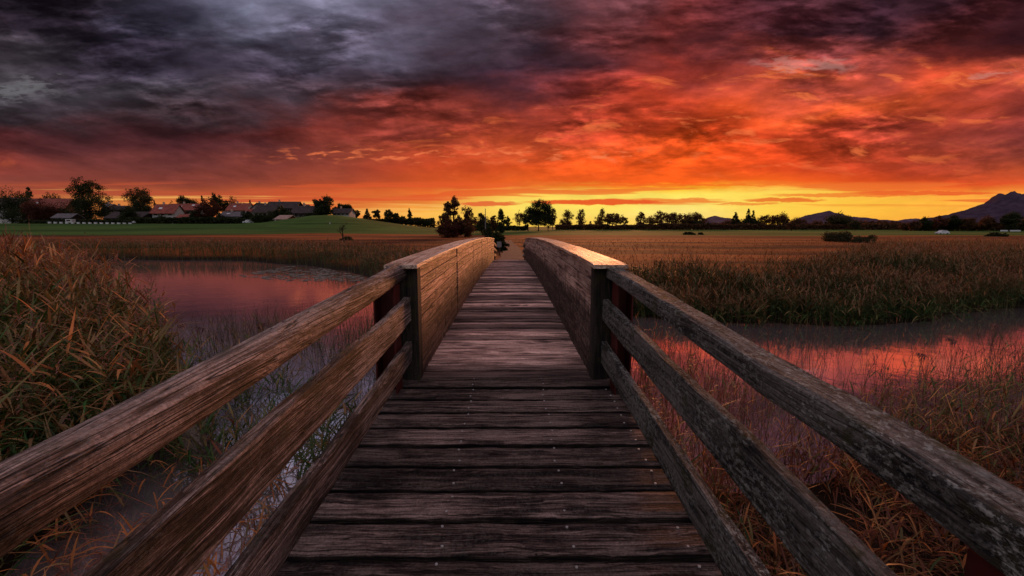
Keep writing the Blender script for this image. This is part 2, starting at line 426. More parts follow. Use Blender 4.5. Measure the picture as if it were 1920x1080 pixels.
def simple_mat(name, a, b=None, scale=6, rough=.7, spec=.3, bump=.3, stretch=(1, 1, 1)):
    m, T, out = mat(name)
    co = T.new('ShaderNodeTexCoord').outputs['Object']
    n = T.noise(T.map(co, scale=stretch), scale, 5, .6)
    c = T.ramp(n, [(.35, a), (.65, b or tuple(q * 1.5 for q in a))])
    principled(T, out, c, rough, spec, T.bump(n, bump, .02))
    return m

M = {}
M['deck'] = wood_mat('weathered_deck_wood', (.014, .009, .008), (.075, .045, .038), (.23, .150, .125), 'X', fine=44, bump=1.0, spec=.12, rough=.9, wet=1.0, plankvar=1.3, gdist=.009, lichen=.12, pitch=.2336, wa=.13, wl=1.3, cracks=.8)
M['deck_far'] = wood_mat('worn_and_glare_deck_wood', (.05, .028, .022), (.22, .125, .098), (.50, .31, .25), 'X', fine=30, bump=.7, rough=.62, plankvar=3.6, gdist=.006)  # worn paler planks, light tone raised further to paint in sky glare
M['rail_left'] = wood_mat('ridged_rail_wood', (.016, .010, .008), (.115, .070, .056), (.46, .32, .27), 'Y', fine=62, bump=1.0, rough=.75, moss=.5, gdist=.012, cracks=1.0, lichen=.16)
M['rail_right'] = wood_mat('lichened_rail_wood', (.008, .007, .006), (.060, .048, .040), (.21, .175, .15), 'Y', fine=44, bump=1.0, rough=.85, moss=.85, lichen=.85, gdist=.010)
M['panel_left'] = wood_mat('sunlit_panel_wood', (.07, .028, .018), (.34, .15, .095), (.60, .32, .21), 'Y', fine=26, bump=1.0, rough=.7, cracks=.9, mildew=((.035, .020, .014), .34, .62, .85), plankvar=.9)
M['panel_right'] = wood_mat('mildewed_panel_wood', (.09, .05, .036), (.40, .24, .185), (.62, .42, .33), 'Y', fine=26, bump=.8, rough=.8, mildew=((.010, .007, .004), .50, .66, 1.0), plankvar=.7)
M['cap'] = wood_mat('bare_cap_wood', (.18, .10, .065), (.50, .31, .22), (.70, .50, .38), 'Y', fine=30, bump=.9, rough=.58, spec=.35, plankvar=.5)
M['post'] = wood_mat('dark_post_wood', (.008, .006, .005), (.020, .014, .011), (.045, .034, .026), 'Z', fine=26, bump=.7, rough=.9, moss=.5)
M['steel'] = simple_mat('red_painted_steel', (.055, .006, .005), (.10, .011, .008), 9, .5, .4, .15)
M['screw'] = simple_mat('screw_steel', (.30, .27, .25), (.5, .46, .43), 60, .35, .6, .1)
M['beam'] = wood_mat('grey_beam_wood', (.03, .02, .016), (.10, .065, .05), (.18, .13, .10), 'Y', fine=26, bump=.8, moss=.5)
M['reed'] = plant_mat('reed_leaf', .22, .55)
M['leaf'] = plant_mat('tree_leaf', .42, .7, .25)
M['bark'] = simple_mat('bark', (.018, .012, .008), (.045, .03, .02), 8, .9, .2, .5, (1, 1, .2))

# ------------------------------------------------------------------ ground and water
FARB = [(-400, 62), (-120, 46), (-60, 41), (-34.6, 39), (-22.7, 38), (-13.5, 32), (-8.8, 26.6), (-5.4, 20.8), (0, 16.4), (3.5, 14.2), (6.4, 13.2), (9.5, 12.8), (12.5, 13.6), (14.6, 14.8), (22, 17), (60, 25), (140, 32), (400, 60)]
NEARB = [(-400, 40), (-120, 32), (-60, 30), (-30, 24), (-18, 18.5), (-12.2, 13.8), (-8.9, 10.4), (-6.3, 8.1), (-4.7, 6.4), (-4.2, 4.9), (-4.1, 3.2), (-3.5, 2.5), (-2, 2.2), (0, 2.6), (1.2, 4.1), (2, 4.6), (3.5, 4.8), (5, 5.3), (7, 6.0), (9, 6.6), (14, 7.3), (30, 9), (140, 12), (400, 20)]
def yfar(x): return np.interp(x, [p[0] for p in FARB], [p[1] for p in FARB])
def ynear(x): return np.interp(x, [p[0] for p in NEARB], [p[1] for p in NEARB])
def sstep(a, b, x):
    t = np.clip((x - a) / (b - a), 0, 1); return t * t * (3 - 2 * t)
HILLP = [-400, 0, 300, 450, 500, 540, 600, 640, 700, 780, 830, 870, 960, 4000]
HILLA = [3.0, 3.4, 3.4, 3.2, 3.8, 5.2, 7.2, 7.0, 4.9, 2.2, .8, 0, 0, 0]
def vnoise(x, y, seed=0):
    """cheap smooth value noise, vectorised"""
    xi = np.floor(x).astype(np.int64); yi = np.floor(y).astype(np.int64)
    fx = x - xi; fy = y - yi; fx = fx * fx * (3 - 2 * fx); fy = fy * fy * (3 - 2 * fy)
    def h(a, b):
        n = (a * 374761393 + b * 668265263 + seed * 1442695041) & 0x7fffffff
        n = ((n ^ (n >> 13)) * 1274126177) & 0x7fffffff
        return ((n ^ (n >> 16)) & 0xffff) / 65535.0
    return (h(xi, yi) * (1 - fx) + h(xi + 1, yi) * fx) * (1 - fy) + (h(xi, yi + 1) * (1 - fx) + h(xi + 1, yi + 1) * fx) * fy
def fbm(x, y, o=4, seed=0):
    r = 0; a = .5; t = 0
    for i in range(o):
        r = r + a * vnoise(x * 2 ** i, y * 2 ** i, seed + i); t += a; a *= .5
    return r / t
def height(x, y):
    x = np.asarray(x, float); y = np.asarray(y, float)
    w = fbm(x * .6 + 40, y * .6 + 40, 3, 5) - .5
    d = np.minimum(y - ynear(x), yfar(x) - y) * .8 + w * .8         # >0 in the water
    land = np.where(y < 0.5 * (ynear(x) + yfar(x)), .38, .85) + (fbm(x * .05 + 9, y * .05 + 9, 3, 2) - .5) * .25
    z = np.where(d > 0, -.75 * sstep(0, 2.2, d), land * sstep(0, 3.2, -d) * .9 + .02)
    u = x / np.maximum(y, 1)
    A = np.interp(960 + 853.3 * u, HILLP, HILLA)
    hill = A * sstep(105, 205, y) + sstep(215, 330, y) * np.interp(960 + 853.3 * u, [0, 560, 820], [3.5, 2.0, 0])
    return z + np.where(y > 90, hill, 0)

def ground_mat():
    m, T, out = mat('meadow')
    co = T.new('ShaderNodeTexCoord').outputs['Object']
    g = T.attr('green')
    st = T.noise(T.map(co, scale=(.020, .16, 1), rot=(0, 0, .10)), 1.0, 5, .6, .4)
    pa = T.noise(co, .05, 5, .6)
    fine = T.noise(co, 2.6, 5, .7)
    dry = T.ramp(T.m('ADD', T.m('MULTIPLY', st, .7), T.m('MULTIPLY', pa, .3)), [(.43, (.035, .010, .005)), (.49, (.15, .038, .010)), (.56, (.36, .085, .020))])
    dry = T.mix(T.rng(fine, .35, .65, 0, .5), dry, (.13, .052, .020))
    gre = T.ramp(T.noise(T.map(co, scale=(.012, .05, 1)), 1.0, 5, .6), [(.36, (.028, .070, .010)), (.62, (.085, .155, .026))])
    gre = T.mix(T.rng(fine, .35, .65, 0, .35), gre, (.045, .045, .012))
    c = T.mix(T.rng(T.m('ADD', g, T.m('MULTIPLY', T.m('SUBTRACT', st, .5), .3)), .42, .58, 0, 1, True), dry, gre)
    mud = T.attr('mud')
    c = T.mix(mud, c, (.022, .014, .009))
    principled(T, out, c, .95, .1, T.bump(fine, .6, .08))
    return m
M['ground'] = ground_mat()

def build_ground():
    def axis(a, b, fine, n0, reach, n1):
        near = np.arange(a, b, fine)
        g = np.geomspace(1, reach, n1) - 1
        return near, g
    xs = np.concatenate([-(np.geomspace(1, 260, 60)[::-1] - 1) * 40 - 32.5, np.arange(-32, 32, .5), 32.5 + (np.geomspace(1, 260, 60) - 1) * 40])
    ys = np.concatenate([-(np.geomspace(1, 50, 14)[::-1] - 1) * 20 - 8.5, np.arange(-8, 48, .45), 48.5 + (np.geomspace(1, 300, 110) - 1) * 42])
    X, Y = np.meshgrid(xs, ys)
    Z = height(X, Y)
    nx, ny = len(xs), len(ys)
    V = np.stack([X.ravel(), Y.ravel(), Z.ravel()], 1)
    i = np.arange(ny - 1)[:, None] * nx + np.arange(nx - 1)[None, :]
    Q = np.stack([i, i + 1, i + nx + 1, i + nx], -1).reshape(-1, 4)
    o = np_mesh('ground', V, Q, M['ground'], smooth=True)
    u = 960 + 853.3 * X / np.maximum(Y, 1)
    edge = np.interp(u, [0, 500, 560, 820, 1000, 1300, 1500, 1700, 1920], [105, 112, 118, 118, 104, 108, 104, 108, 104])
    g = sstep(-8, 8, Y - edge)
    a = o.data.attributes.new('green', 'FLOAT', 'POINT'); a.data.foreach_set('value', g.ravel().astype(np.float32))
    mud = sstep(.42, .15, Z)
    a = o.data.attributes.new('mud', 'FLOAT', 'POINT'); a.data.foreach_set('value', np.clip(mud, 0, 1).ravel().astype(np.float32))
    tag(o, kind='structure')
build_ground()

def water_mat():
    m, T, out = mat('pond_water')
    co = T.new('ShaderNodeTexCoord').outputs['Object']
    n = T.noise(T.map(co, scale=(1, .7, 1)), 5.5, 4, .55)
    n2 = T.noise(co, 1.1, 3, .5)
    h = T.m('ADD', T.m('MULTIPLY', n, .35), n2)
    gl = T.new('ShaderNodeBsdfGlossy'); gl.inputs['Roughness'].default_value = .045
    T.put(gl.inputs['Color'], (.96, .93, .95, 1))
    T.put(gl.inputs['Normal'], T.bump(h, .10, .05))
    df = T.new('ShaderNodeBsdfDiffuse'); T.put(df.inputs[0], (.32, .24, .255, 1))
    lw = T.new('ShaderNodeLayerWeight'); lw.inputs[0].default_value = .5
    fac = T.rng(lw.outputs['Facing'], .30, .90, .56, .92)
    mx = T.new('ShaderNodeMixShader'); T.put(mx.inputs[0], fac)
    T.l.new(df.outputs[0], mx.inputs[1]); T.l.new(gl.outputs[0], mx.inputs[2])
    T.l.new(mx.outputs[0], out.inputs[0])
    return m
M['water'] = water_mat()
wm_ = MB(); wm_.add([(-420, -5, 0), (420, -5, 0), (420, 75, 0), (-420, 75, 0)], [(0, 1, 2, 3)])
tag(wm_.build('water', M['water']), kind='structure')

# ------------------------------------------------------------------ footbridge
def zd(y):
    if y <= 3.93: return EYE - 1.5 + .0465 * y
    t = y - 3.93
    if y <= 22: return EYE - 1.317 + .012 * t - .00149 * t * t
    z22 = EYE - 1.317 + .012 * 18.07 - .00149 * 18.07 ** 2
    return z22 - .075 * (y - 22)
PL, PR = -.79, .71               # inner faces of the parapets
HP = 1.01
R = random.Random(7)
bridge = empty('footbridge', (0, 0, 0), .0035)
tag(bridge, 'weathered wooden footbridge with plank deck, boarded parapets and log handrails', 'footbridge')

def plank(mb, x0, x1, y0, y1, z, slope, th, rng, nx=36, ny=5, rough=.0022):
    """one deck board with worn, uneven edges"""
    mb.cur = rng.random()
    tilt = rng.uniform(-.006, .006); bow = rng.uniform(-.004, .004); ph = rng.uniform(0, 50)
    vs = []
    for j in range(ny + 1):
        for i in range(nx + 1):
            fx, fy = i / nx, j / ny
            x = x0 + (x1 - x0) * fx; y = y0 + (y1 - y0) * fy
            e = 0
            if j in (0, ny):
                e = -.006 - .006 * abs(math.sin(x * 23 + ph) * math.sin(x * 7.1 + ph * 2))
                y += (1 if j == 0 else -1) * (.001 + .004 * abs(math.sin(x * 11 + ph * 3) * math.sin(x * 31 + ph)))
            if i in (0, nx): e -= .006
            zz = z + slope * (y - (y0 + y1) / 2) + tilt * fx + bow * math.sin(math.pi * fx) + e + rough * math.sin(x * 9 + ph) * math.sin(fy * 5 + ph)
            vs.append((x, y, zz))
    fs = []
    w = nx + 1
    for j in range(ny):
        for i in range(nx): fs.append((j * w + i, j * w + i + 1, (j + 1) * w + i + 1, (j + 1) * w + i))
    n0 = len(vs)
    b = []
    for j, i in [(0, 0), (0, nx), (ny, nx), (ny, 0)]:
        p = vs[j * w + i]; b.append((p[0], p[1], z - th))
    vs += b
    for i in range(nx): pass
    fs += [(n0, n0 + 3, n0 + 2, n0 + 1)]
    fs += [tuple([n0, n0 + 1] + [i for i in range(nx, -1, -1)])]
    fs += [tuple([n0 + 2, n0 + 3] + [ny * w + i for i in range(0, nx + 1)])]
    fs += [tuple([n0 + 3, n0] + [j * w for j in range(0, ny + 1)])]
    fs += [tuple([n0 + 1, n0 + 2] + [j * w + nx for j in range(ny, -1, -1)])]
    mb.add(vs, fs)

mb = MB(); edges = []
PITCH = .2336
y = 3.90 - PITCH * 23
while y < 3.88:
    dx = R.uniform(-.015, .015)
    plank(mb, -1.0 + dx, .94 + dx, y + .010, y + PITCH - .010, zd(y + PITCH / 2) + R.uniform(-.003, .003), .0465, .055, R)
    edges.append(y + PITCH / 2)
    y += PITCH
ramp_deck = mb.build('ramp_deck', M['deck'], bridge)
tag(ramp_deck, 'dark wide planks of the near ramp')
# screws in the near planks, one head each
sm = MB()
sm.tube([(0, 0, -.004), (0, 0, .0012), (0, 0, .0022)], [.0065, .0065, .005], 10)
sm.tube([(0, 0, .0018), (0, 0, .0026)], [.0025, .0022], 6)
screw_me = sm.mesh('screw', False); screw_me.materials.append(M['screw'])
ns = 0
for yc in reversed(edges):
    if yc < .75: break
    for sx in (-.315, .27):
        for sy in (-.062, .065):
            o = bpy.data.objects.new('screw', screw_me); COL.objects.link(o); o.parent = ramp_deck
            xx, yy = sx + R.uniform(-.012, .012), yc + sy + R.uniform(-.012, .012)
            o.location = (xx, yy, zd(yy) + .002); ns += 1
    for sx in (.80,):
        for sy in (-.06, .06):
            o = bpy.data.objects.new('screw', screw_me); COL.objects.link(o); o.parent = ramp_deck
            xx, yy = sx + R.uniform(-.012, .012), yc + sy
            o.location = (xx, yy, zd(yy) + .002); ns += 1
mb = MB(); y = 3.885
while y < 22.0:
    p = R.choice([.165, .18, .19, .20, .215])
    plank(mb, PL - .02, PR + .02, y + .011, min(y + p - .011, 22.05), zd(y + p / 2) + R.choice([0, 0, 0, .005, .014]), (zd(y + p) - zd(y)) / p, .05, R, 8, 3)
    y += p
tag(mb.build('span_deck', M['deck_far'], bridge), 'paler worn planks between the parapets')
mb = MB(); y = 22.07
while y < 26.2:
    plank(mb, PL - .02, PR + .02, y + .006, y + .20, zd(y + .1), -.075, .05, R, 6, 2)
    y += .206
mb.build('far_ramp_deck', M['deck_far'], bridge)
# bearers under the deck
for bx in (-.72, .0, .64):
    mb = MB()
    for k in range(28):
        y0 = -1.6 + k; y1 = y0 + 1.0
        M_ = [(bx - .06, y0, zd(y0) - .26), (bx + .06, y0, zd(y0) - .26), (bx + .06, y1, zd(y1) - .26), (bx - .06, y1, zd(y1) - .26),
              (bx - .06, y0, zd(y0) - .068), (bx + .06, y0, zd(y0) - .068), (bx + .06, y1, zd(y1) - .068), (bx - .06, y1, zd(y1) - .068)]
        mb.add(M_, [(0, 3, 2, 1), (4, 5, 6, 7), (0, 1, 5, 4), (2, 3, 7, 6), (0, 4, 7, 3), (1, 2, 6, 5)])
    mb.build('bearer', M['post'], bridge)

def rail(name, mt, xc, dtop, dbot, w, y0, y1, seed, roundness, parent, zfun=None, n_al=260, label=None, amp=.004, ends=True):
    """a long timber: superellipse section, wobbling, ridged and split along its length"""
    rs = np.random.RandomState(seed); na = 40
    ys = np.linspace(y0, y1, n_al)
    zc = np.array([(zfun or (lambda q: EYE + .0465 * q))(q) for q in ys]) - (dtop + dbot) / 2
    hh = (dbot - dtop) / 2; hw = w / 2
    th = np.linspace(0, 2 * np.pi, na, endpoint=False) + np.pi / na
    e = roundness; na2 = na
    cx = np.sign(np.cos(th)) * np.abs(np.cos(th)) ** e; cz = np.sign(np.sin(th)) * np.abs(np.sin(th)) ** e
    rid = rs.rand(na) - .5
    V = np.zeros((n_al, na, 3)); rr = np.zeros((n_al, na))
    wob = (fbm(ys * 1.3 + seed, ys * 0 + 3.3, 3, seed) - .5)
    wob2 = (fbm(ys * 1.1 + seed, ys * 0 + 9.3, 3, seed + 5) - .5)
    for k in range(na):
        d = (fbm(ys * 3.5, np.full(n_al, k * .9) + seed, 4, seed) - .5) * amp * 3.2 + rid[k] * amp
        bulge = 1 + .05 * wob
        V[:, k, 0] = xc + wob2 * .02 + cx[k] * (hw * bulge + d)
        V[:, k, 1] = ys
        V[:, k, 2] = zc + wob * .02 + cz[k] * (hh * bulge + d)
    if ends:
        for q, s in ((0, .9), (-1, .9)):
            c = V[q].mean(0); V[q] = c + (V[q] - c) * s
    i = np.arange(n_al - 1)[:, None] * na + np.arange(na)[None, :]
    j = np.arange(n_al - 1)[:, None] * na + (np.arange(na)[None, :] + 1) % na
    Q = np.stack([i, j, j + na, i + na], -1).reshape(-1, 4)
    V2 = V.reshape(-1, 3)
    # end caps as fans of quads
    caps = []
    c0 = len(V2); V2 = np.vstack([V2, V[0].mean(0), V[-1].mean(0)])
    for k in range(0, na, 2):
        caps.append((c0, (k + 2) % na, k + 1, k)); b = (n_al - 1) * na
        caps.append((c0 + 1, b + k, b + k + 1, b + (k + 2) % na))
    Q = np.vstack([Q, np.array(caps)])
    o = np_mesh(name, V2, Q, mt, rnd=np.full(len(V2), rs.rand()), smooth=True, parent=parent)
    if label: o['label'] = label
    return o
rail('handrail', M['rail_left'], -.949, .4875, .6325, .143, -1.4, 3.86, 11, .85, bridge, label='round brown left handrail log with open grain ridges', amp=.003)
rail('rail_board', M['rail_left'], -.875, .775, .98, .056, -1.4, 3.88, 12, .16, bridge, label='middle rail on the left', amp=.0025)
rail('rail_board', M['rail_left'], -.875, 1.15, 1.325, .050, -1.4, 3.88, 13, .16, bridge, label='lowest rail on the left', amp=.0025)
rail('handrail', M['rail_right'], .872, .508, .603, .122, -1.4, 3.84, 21, .26, bridge, label='squared grey right handrail covered in lichen', amp=.003)
rail('rail_board', M['rail_right'], .810, .783, .967, .050, -1.4, 3.86, 22, .16, bridge, label='middle rail on the right, lichened', amp=.0025)
rail('rail_board', M['rail_right'], .810, 1.16, 1.352, .046, -1.4, 3.86, 23, .16, bridge, label='lowest rail on the right, lichened', amp=.0025)

# boarded parapets
def parapet(side, y0, y1, seed, mt, label=None):
    rr = random.Random(seed)
    xi = PL if side < 0 else PR; s = side
    mb = MB(); hg = []
    def board(xa, xb, ya, yb, h0, h1):
        mb.cur = rr.random(); n = max(2, int((yb - ya) / .5))
        vs = []
        jit = rr.uniform(-.004, .004)
        for k in range(n + 1):
            yy = ya + (yb - ya) * k / n
            for (x, h) in ((xa + jit, h0), (xb, h0), (xb, h1), (xa + jit, h1)):
                vs.append((x, yy, zd(yy) + h)); hg.append(h)
        fs = []
        for k in range(n):
            a = k * 4; b = a + 4
            for q in range(4): fs.append((a + q, a + (q + 1) % 4, b + (q + 1) % 4, b + q))
        fs += [(3, 2, 1, 0), (n * 4, n * 4 + 1, n * 4 + 2, n * 4 + 3)]
        mb.add(vs, fs)
    hts = [0.0]
    while hts[-1] < HP - .09: hts.append(hts[-1] + rr.choice([.095, .11, .12]))
    hts[-1] = HP - .032
    for face in (0, 1):
        xa = xi if face == 0 else xi + s * .235
        xb = xa + s * .028 * (1 if face == 0 else -1)
        for h0, h1 in zip(hts[:-1], hts[1:]):
            yy = y0
            while yy < y1 - .01:
                ln = min(rr.uniform(.7, 1.9), y1 - yy)
                if y1 - (yy + ln) < .3: ln = y1 - yy
                board(xa, xb, yy + .002, yy + ln - .002, h0 - (.05 if h0 == 0 else -.006), h1 - .006)
                yy += ln
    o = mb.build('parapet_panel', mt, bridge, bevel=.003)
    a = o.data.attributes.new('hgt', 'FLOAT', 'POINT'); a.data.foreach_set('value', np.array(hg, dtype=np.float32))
    if label: o['label'] = label
    return o
secL = [(3.97, 6.68), (6.80, 9.62), (9.70, 12.6), (12.68, 15.7), (15.78, 18.8), (18.88, 21.95)]
secR = [(3.97, 6.9), (6.91, 9.9), (9.91, 12.9), (12.91, 15.9), (15.91, 18.9), (18.91, 21.95)]
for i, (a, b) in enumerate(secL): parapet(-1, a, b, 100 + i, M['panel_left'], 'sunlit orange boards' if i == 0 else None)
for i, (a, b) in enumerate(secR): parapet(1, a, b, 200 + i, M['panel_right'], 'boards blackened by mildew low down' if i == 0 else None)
# capping boards
def cap(side, y0, y1, seed):
    rr = random.Random(seed)
    xa = (PL + .022) if side < 0 else (PR - .022)
    xb = (PL - .255) if side < 0 else (PR + .265)
    mb = MB(); mb.cur = rr.random(); n = max(2, int((y1 - y0) / .25)); vs = []
    lift = rr.uniform(0, .006)
    for k in range(n + 1):
        yy = y0 + (y1 - y0) * k / n; b = zd(yy) + HP - .030 + lift * (k / n)
        w = rr.uniform(-.002, .002)
        for (x, z) in ((xa + w, b), (xb, b), (xb, b + .032), (xa + w, b + .034)): vs.append((x, yy, z))
    fs = []
    for k in range(n):
        a = k * 4; c = a + 4
        for q in range(4): fs.append((a + q, a + (q + 1) % 4, c + (q + 1) % 4, c + q))
    fs += [(3, 2, 1, 0), (n * 4, n * 4 + 1, n * 4 + 2, n * 4 + 3)]
    mb.add(vs, fs)
    return mb.build('cap_board', M['cap'], bridge, bevel=.004)
for side in (-1, 1):
    y = 3.74
    k = 0
    while y < 21.9:
        ln = min([2.5, 3.1, 2.2, 3.4][k % 4] + (.3 if side > 0 else 0), 22.1 - y)
        if 22.1 - (y + ln) < .8: ln = 22.1 - y
        cap(side, y + .003, y + ln - .003, 300 + k + (50 if side > 0 else 0)); y += ln; k += 1
# end posts, intermediate posts, steel posts
for s, xi in ((-1, PL), (1, PR)):
    for (ya, yb) in ((3.82, 3.965), (21.97, 22.09)):
        mb = MB(); mb.cur = R.random()
        z0 = zd(ya) - .35; z1 = zd(ya) + HP - .032
        a, b = sorted((xi - s * .004, xi + s * .135)); mb.box(a, b, ya, yb, z0, z1)
        mb.build('end_post', M['post'], bridge, bevel=.006)
        mb = MB(); a, b = sorted((xi + s * .137, xi + s * .232)); mb.box(a, b, ya + .03, yb, z0, z1)
        mb.build('end_post', M['post'], bridge, bevel=.006)
for (a, b) in zip(secL[:-1], secL[1:]):
    mb = MB(); mb.box(PL - .10, PL - .030, a[1] + .004, b[0] - .004, zd(a[1]) - .05, zd(a[1]) + HP - .034)
    mb.build('panel_post', M['post'], bridge)
def ibeam(x0, x1, y0, y1, z0, z1):
    mb = MB(); t = .012
    mb.box(x0, x0 + t, y0, y1, z0, z1); mb.box(x1 - t, x1, y0, y1, z0, z1)
    mb.box(x0 + t, x1 - t, y1 - t * 2, y1 - t, z0, z1)
    return mb.build('steel_post', M['steel'], bridge)
ibeam(-1.075, -.908, 3.52, 3.70, .2, EYE - .462); ibeam(.838, .965, 3.52, 3.70, .2, EYE - .44)
ibeam(-1.075, -.908, .30, .46, .2, EYE - .63); ibeam(.838, .965, .62, .76, .2, EYE - .585)
ibeam(-1.075, -.908, -1.2, -1.06, .0, EYE - .7); ibeam(.838, .965, -1.2, -1.06, .0, EYE - .7)
# bent brackets that join the rails to the steel posts
mb = MB()
# railings of the far ramp
for s, xi in ((-1, PL), (1, PR)):
    for nm, dt, db in (('handrail', .10, .22), ('rail_board', .38, .52), ('rail_board', .68, .82)):
        o = rail(nm, M['rail_right'] if s > 0 else M['panel_left'] if False else M['rail_left'], xi + s * .06, dt - HP, db - HP, .07, 22.1, 27.2, 400 + int(dt * 100) + (9 if s > 0 else 0), .4, bridge,
                 zfun=lambda q: zd(q) - 0.0 if q < 26.2 else zd(26.2) - .12 * (q - 26.2), n_al=24)
    for yy in (24.2, 26.9):
        mb = MB(); a, b = sorted((xi + s * .10, xi + s * .19)); mb.box(a, b, yy, yy + .09, .5, zd(yy) + HP - .14)
        mb.build('railing_post', M['post'], bridge, bevel=.004)
# piers under the span
for yy in (7.5, 13.5, 19.2):
    for s in (-1, 1):
        mb = MB(); mb.tube([(s * .75, yy, -1), (s * .75, yy, zd(yy) - .27)], .11, 12)
        mb.build('pier', M['post'], bridge, smooth=True)
# ------------------------------------------------------------------ plants
RS = np.random.RandomState(42)
def unit(v): return v / np.maximum(np.linalg.norm(v, axis=-1, keepdims=True), 1e-9)
class Ribs:
    """collects thin curved blades as quads"""
    def __init__(s): s.V = []; s.Q = []; s.C = []; s.n = 0
    def add(s, p, d, L, w, droop, col, nseg=3, side=None, prof='leaf', bend=None):
        N = len(p)
        if N == 0: return
        t = np.linspace(0, 1, nseg + 1)
        if side is None:
            side = np.stack([d[:, 1], -d[:, 0], np.zeros(N)], 1)
            bad = np.linalg.norm(side, axis=1) < .25
            a = RS.rand(N) * 6.283
            side[bad] = np.stack([np.cos(a), np.sin(a), np.zeros(N)], 1)[bad]
            side = unit(side)
        if prof == 'leaf': pr = np.array([.55, 1.0, .8, .5, .3, .2])[np.round(np.linspace(0, 3, nseg + 1)).astype(int)] if nseg <= 3 else np.interp(t, [0, .25, .6, 1], [.5, 1, .8, .06])
        else: pr = np.interp(t, [0, 1], [1, .45])
        if prof == 'leaf': pr[-1] = .06
        P = p[:, None, :] + d[:, None, :] * (L[:, None] * t[None, :])[:, :, None]
        P = P.copy(); P[:, :, 2] -= (L * droop)[:, None] * t[None, :] ** 2
        if bend is not None: P += bend[:, None, :] * (t[None, :] ** 2)[:, :, None]
        off = side[:, None, :] * (w[:, None] * pr[None, :])[:, :, None] * .5
        VV = np.stack([P - off, P + off], 2).reshape(N, -1, 3)
        k = 2 * (nseg + 1)
        b = s.n + np.arange(N)[:, None] * k
        j = np.arange(nseg)[None, :] * 2
        Qq = np.stack([b + j, b + j + 1, b + j + 3, b + j + 2], -1).reshape(-1, 4)
        s.V.append(VV.reshape(-1, 3)); s.Q.append(Qq); s.C.append(np.repeat(col, k, axis=0)); s.n += N * k
    def build(s, name, mt, parent=None):
        return np_mesh(name, np.vstack(s.V), np.vstack(s.Q), mt, col=np.vstack(s.C), parent=parent)

def rdir(N, up):
    a = RS.rand(N) * 6.283
    u = up if hasattr(up, '__len__') else np.full(N, up)
    return unit(np.stack([np.cos(a) * np.cos(u), np.sin(a) * np.cos(u), np.sin(u)], 1))
def mixc(a, b, t): return np.array(a)[None] * (1 - t[:, None]) + np.array(b)[None] * t[:, None]

GREEN, OLIVE, STRAW, ORANGE, RUST, DARK = (.030, .085, .014), (.085, .095, .022), (.30, .165, .065), (.46, .150, .040), (.16, .045, .020), (.030, .020, .012)
def reeds(R_, base, H, nleaf, leafL, leafW, tint, plume=.5, stemW=.012, nseg=3, lean=.12, leafup=(.5, 1.1), top=.95, bot=.15, plumecol=(.16, .075, .055), plumeL=.22, stemcol=None, droop=.45, slope=.65, rustp=.18, shade=1.0, vary=.6):
    """reed plants: stem, alternate leaves, drooping seed plume. tint 0 green .. 1 orange per plant"""
    N = len(base)
    d = unit(np.stack([RS.randn(N) * lean, RS.randn(N) * lean, np.ones(N)], 1))
    bend = np.stack([RS.randn(N), RS.randn(N), np.zeros(N)], 1) * (H * lean * .6)[:, None]
    sc = mixc(OLIVE, STRAW, np.clip(tint + RS.randn(N) * .15, 0, 1)) * .7 if stemcol is None else np.repeat(np.array([stemcol]), N, 0)
    R_.add(base, d, H, np.full(N, stemW), np.zeros(N), sc, nseg, prof='stem', bend=bend)
    for k in range(nleaf):
        t = bot + (top - bot) * (k + RS.rand(N)) / nleaf
        p = base + d * (H * t)[:, None] + bend * (t ** 2)[:, None]
        up = leafup[0] + RS.rand(N) * (leafup[1] - leafup[0])
        ld = rdir(N, up)
        tt = np.clip(tint + (t - .5) * slope + RS.randn(N) * .24, 0, 1.3)  # green low, orange high; slope also paints in foot shade and bright tips
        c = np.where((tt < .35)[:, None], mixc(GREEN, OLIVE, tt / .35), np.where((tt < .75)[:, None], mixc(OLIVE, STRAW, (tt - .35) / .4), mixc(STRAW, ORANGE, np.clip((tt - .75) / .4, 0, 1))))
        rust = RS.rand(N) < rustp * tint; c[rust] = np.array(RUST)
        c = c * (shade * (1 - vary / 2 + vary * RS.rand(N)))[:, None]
        R_.add(p, ld, leafL * (.6 + .7 * RS.rand(N)), leafW * (.6 + .7 * RS.rand(N)), droop * RS.rand(N) * 1.6, c, nseg)
    pl = RS.rand(N) < plume
    if pl.any():
        n = pl.sum(); tip = (base + d * H[:, None] + bend)[pl]
        hd = rdir(n, 1.0)
        for k in range(7):
            t = k / 7 * plumeL * .8
            q = tip + np.array([0, 0, 1]) * t * .6 + hd * t * .5
            dd = unit(hd + RS.randn(n, 3) * .35)
            c = np.repeat(np.array([plumecol]), n, 0) * (.6 + .8 * RS.rand(n))[:, None]
            R_.add(q, dd, np.full(n, plumeL * .5) * (.6 + .6 * RS.rand(n)), np.full(n, max(.012, stemW * 1.6)), np.full(n, .5), c, 2)
def scatter(n, x0, x1, y0, y1, f):
    x = x0 + (x1 - x0) * RS.rand(n); y = y0 + (y1 - y0) * RS.rand(n)
    k = f(x, y); x, y = x[k], y[k]
    return np.stack([x, y, height(x, y)], 1)
def clumpy(x, y, s, thr, seed=3): return fbm(x * s + 30, y * s + 30, 3, seed) > thr

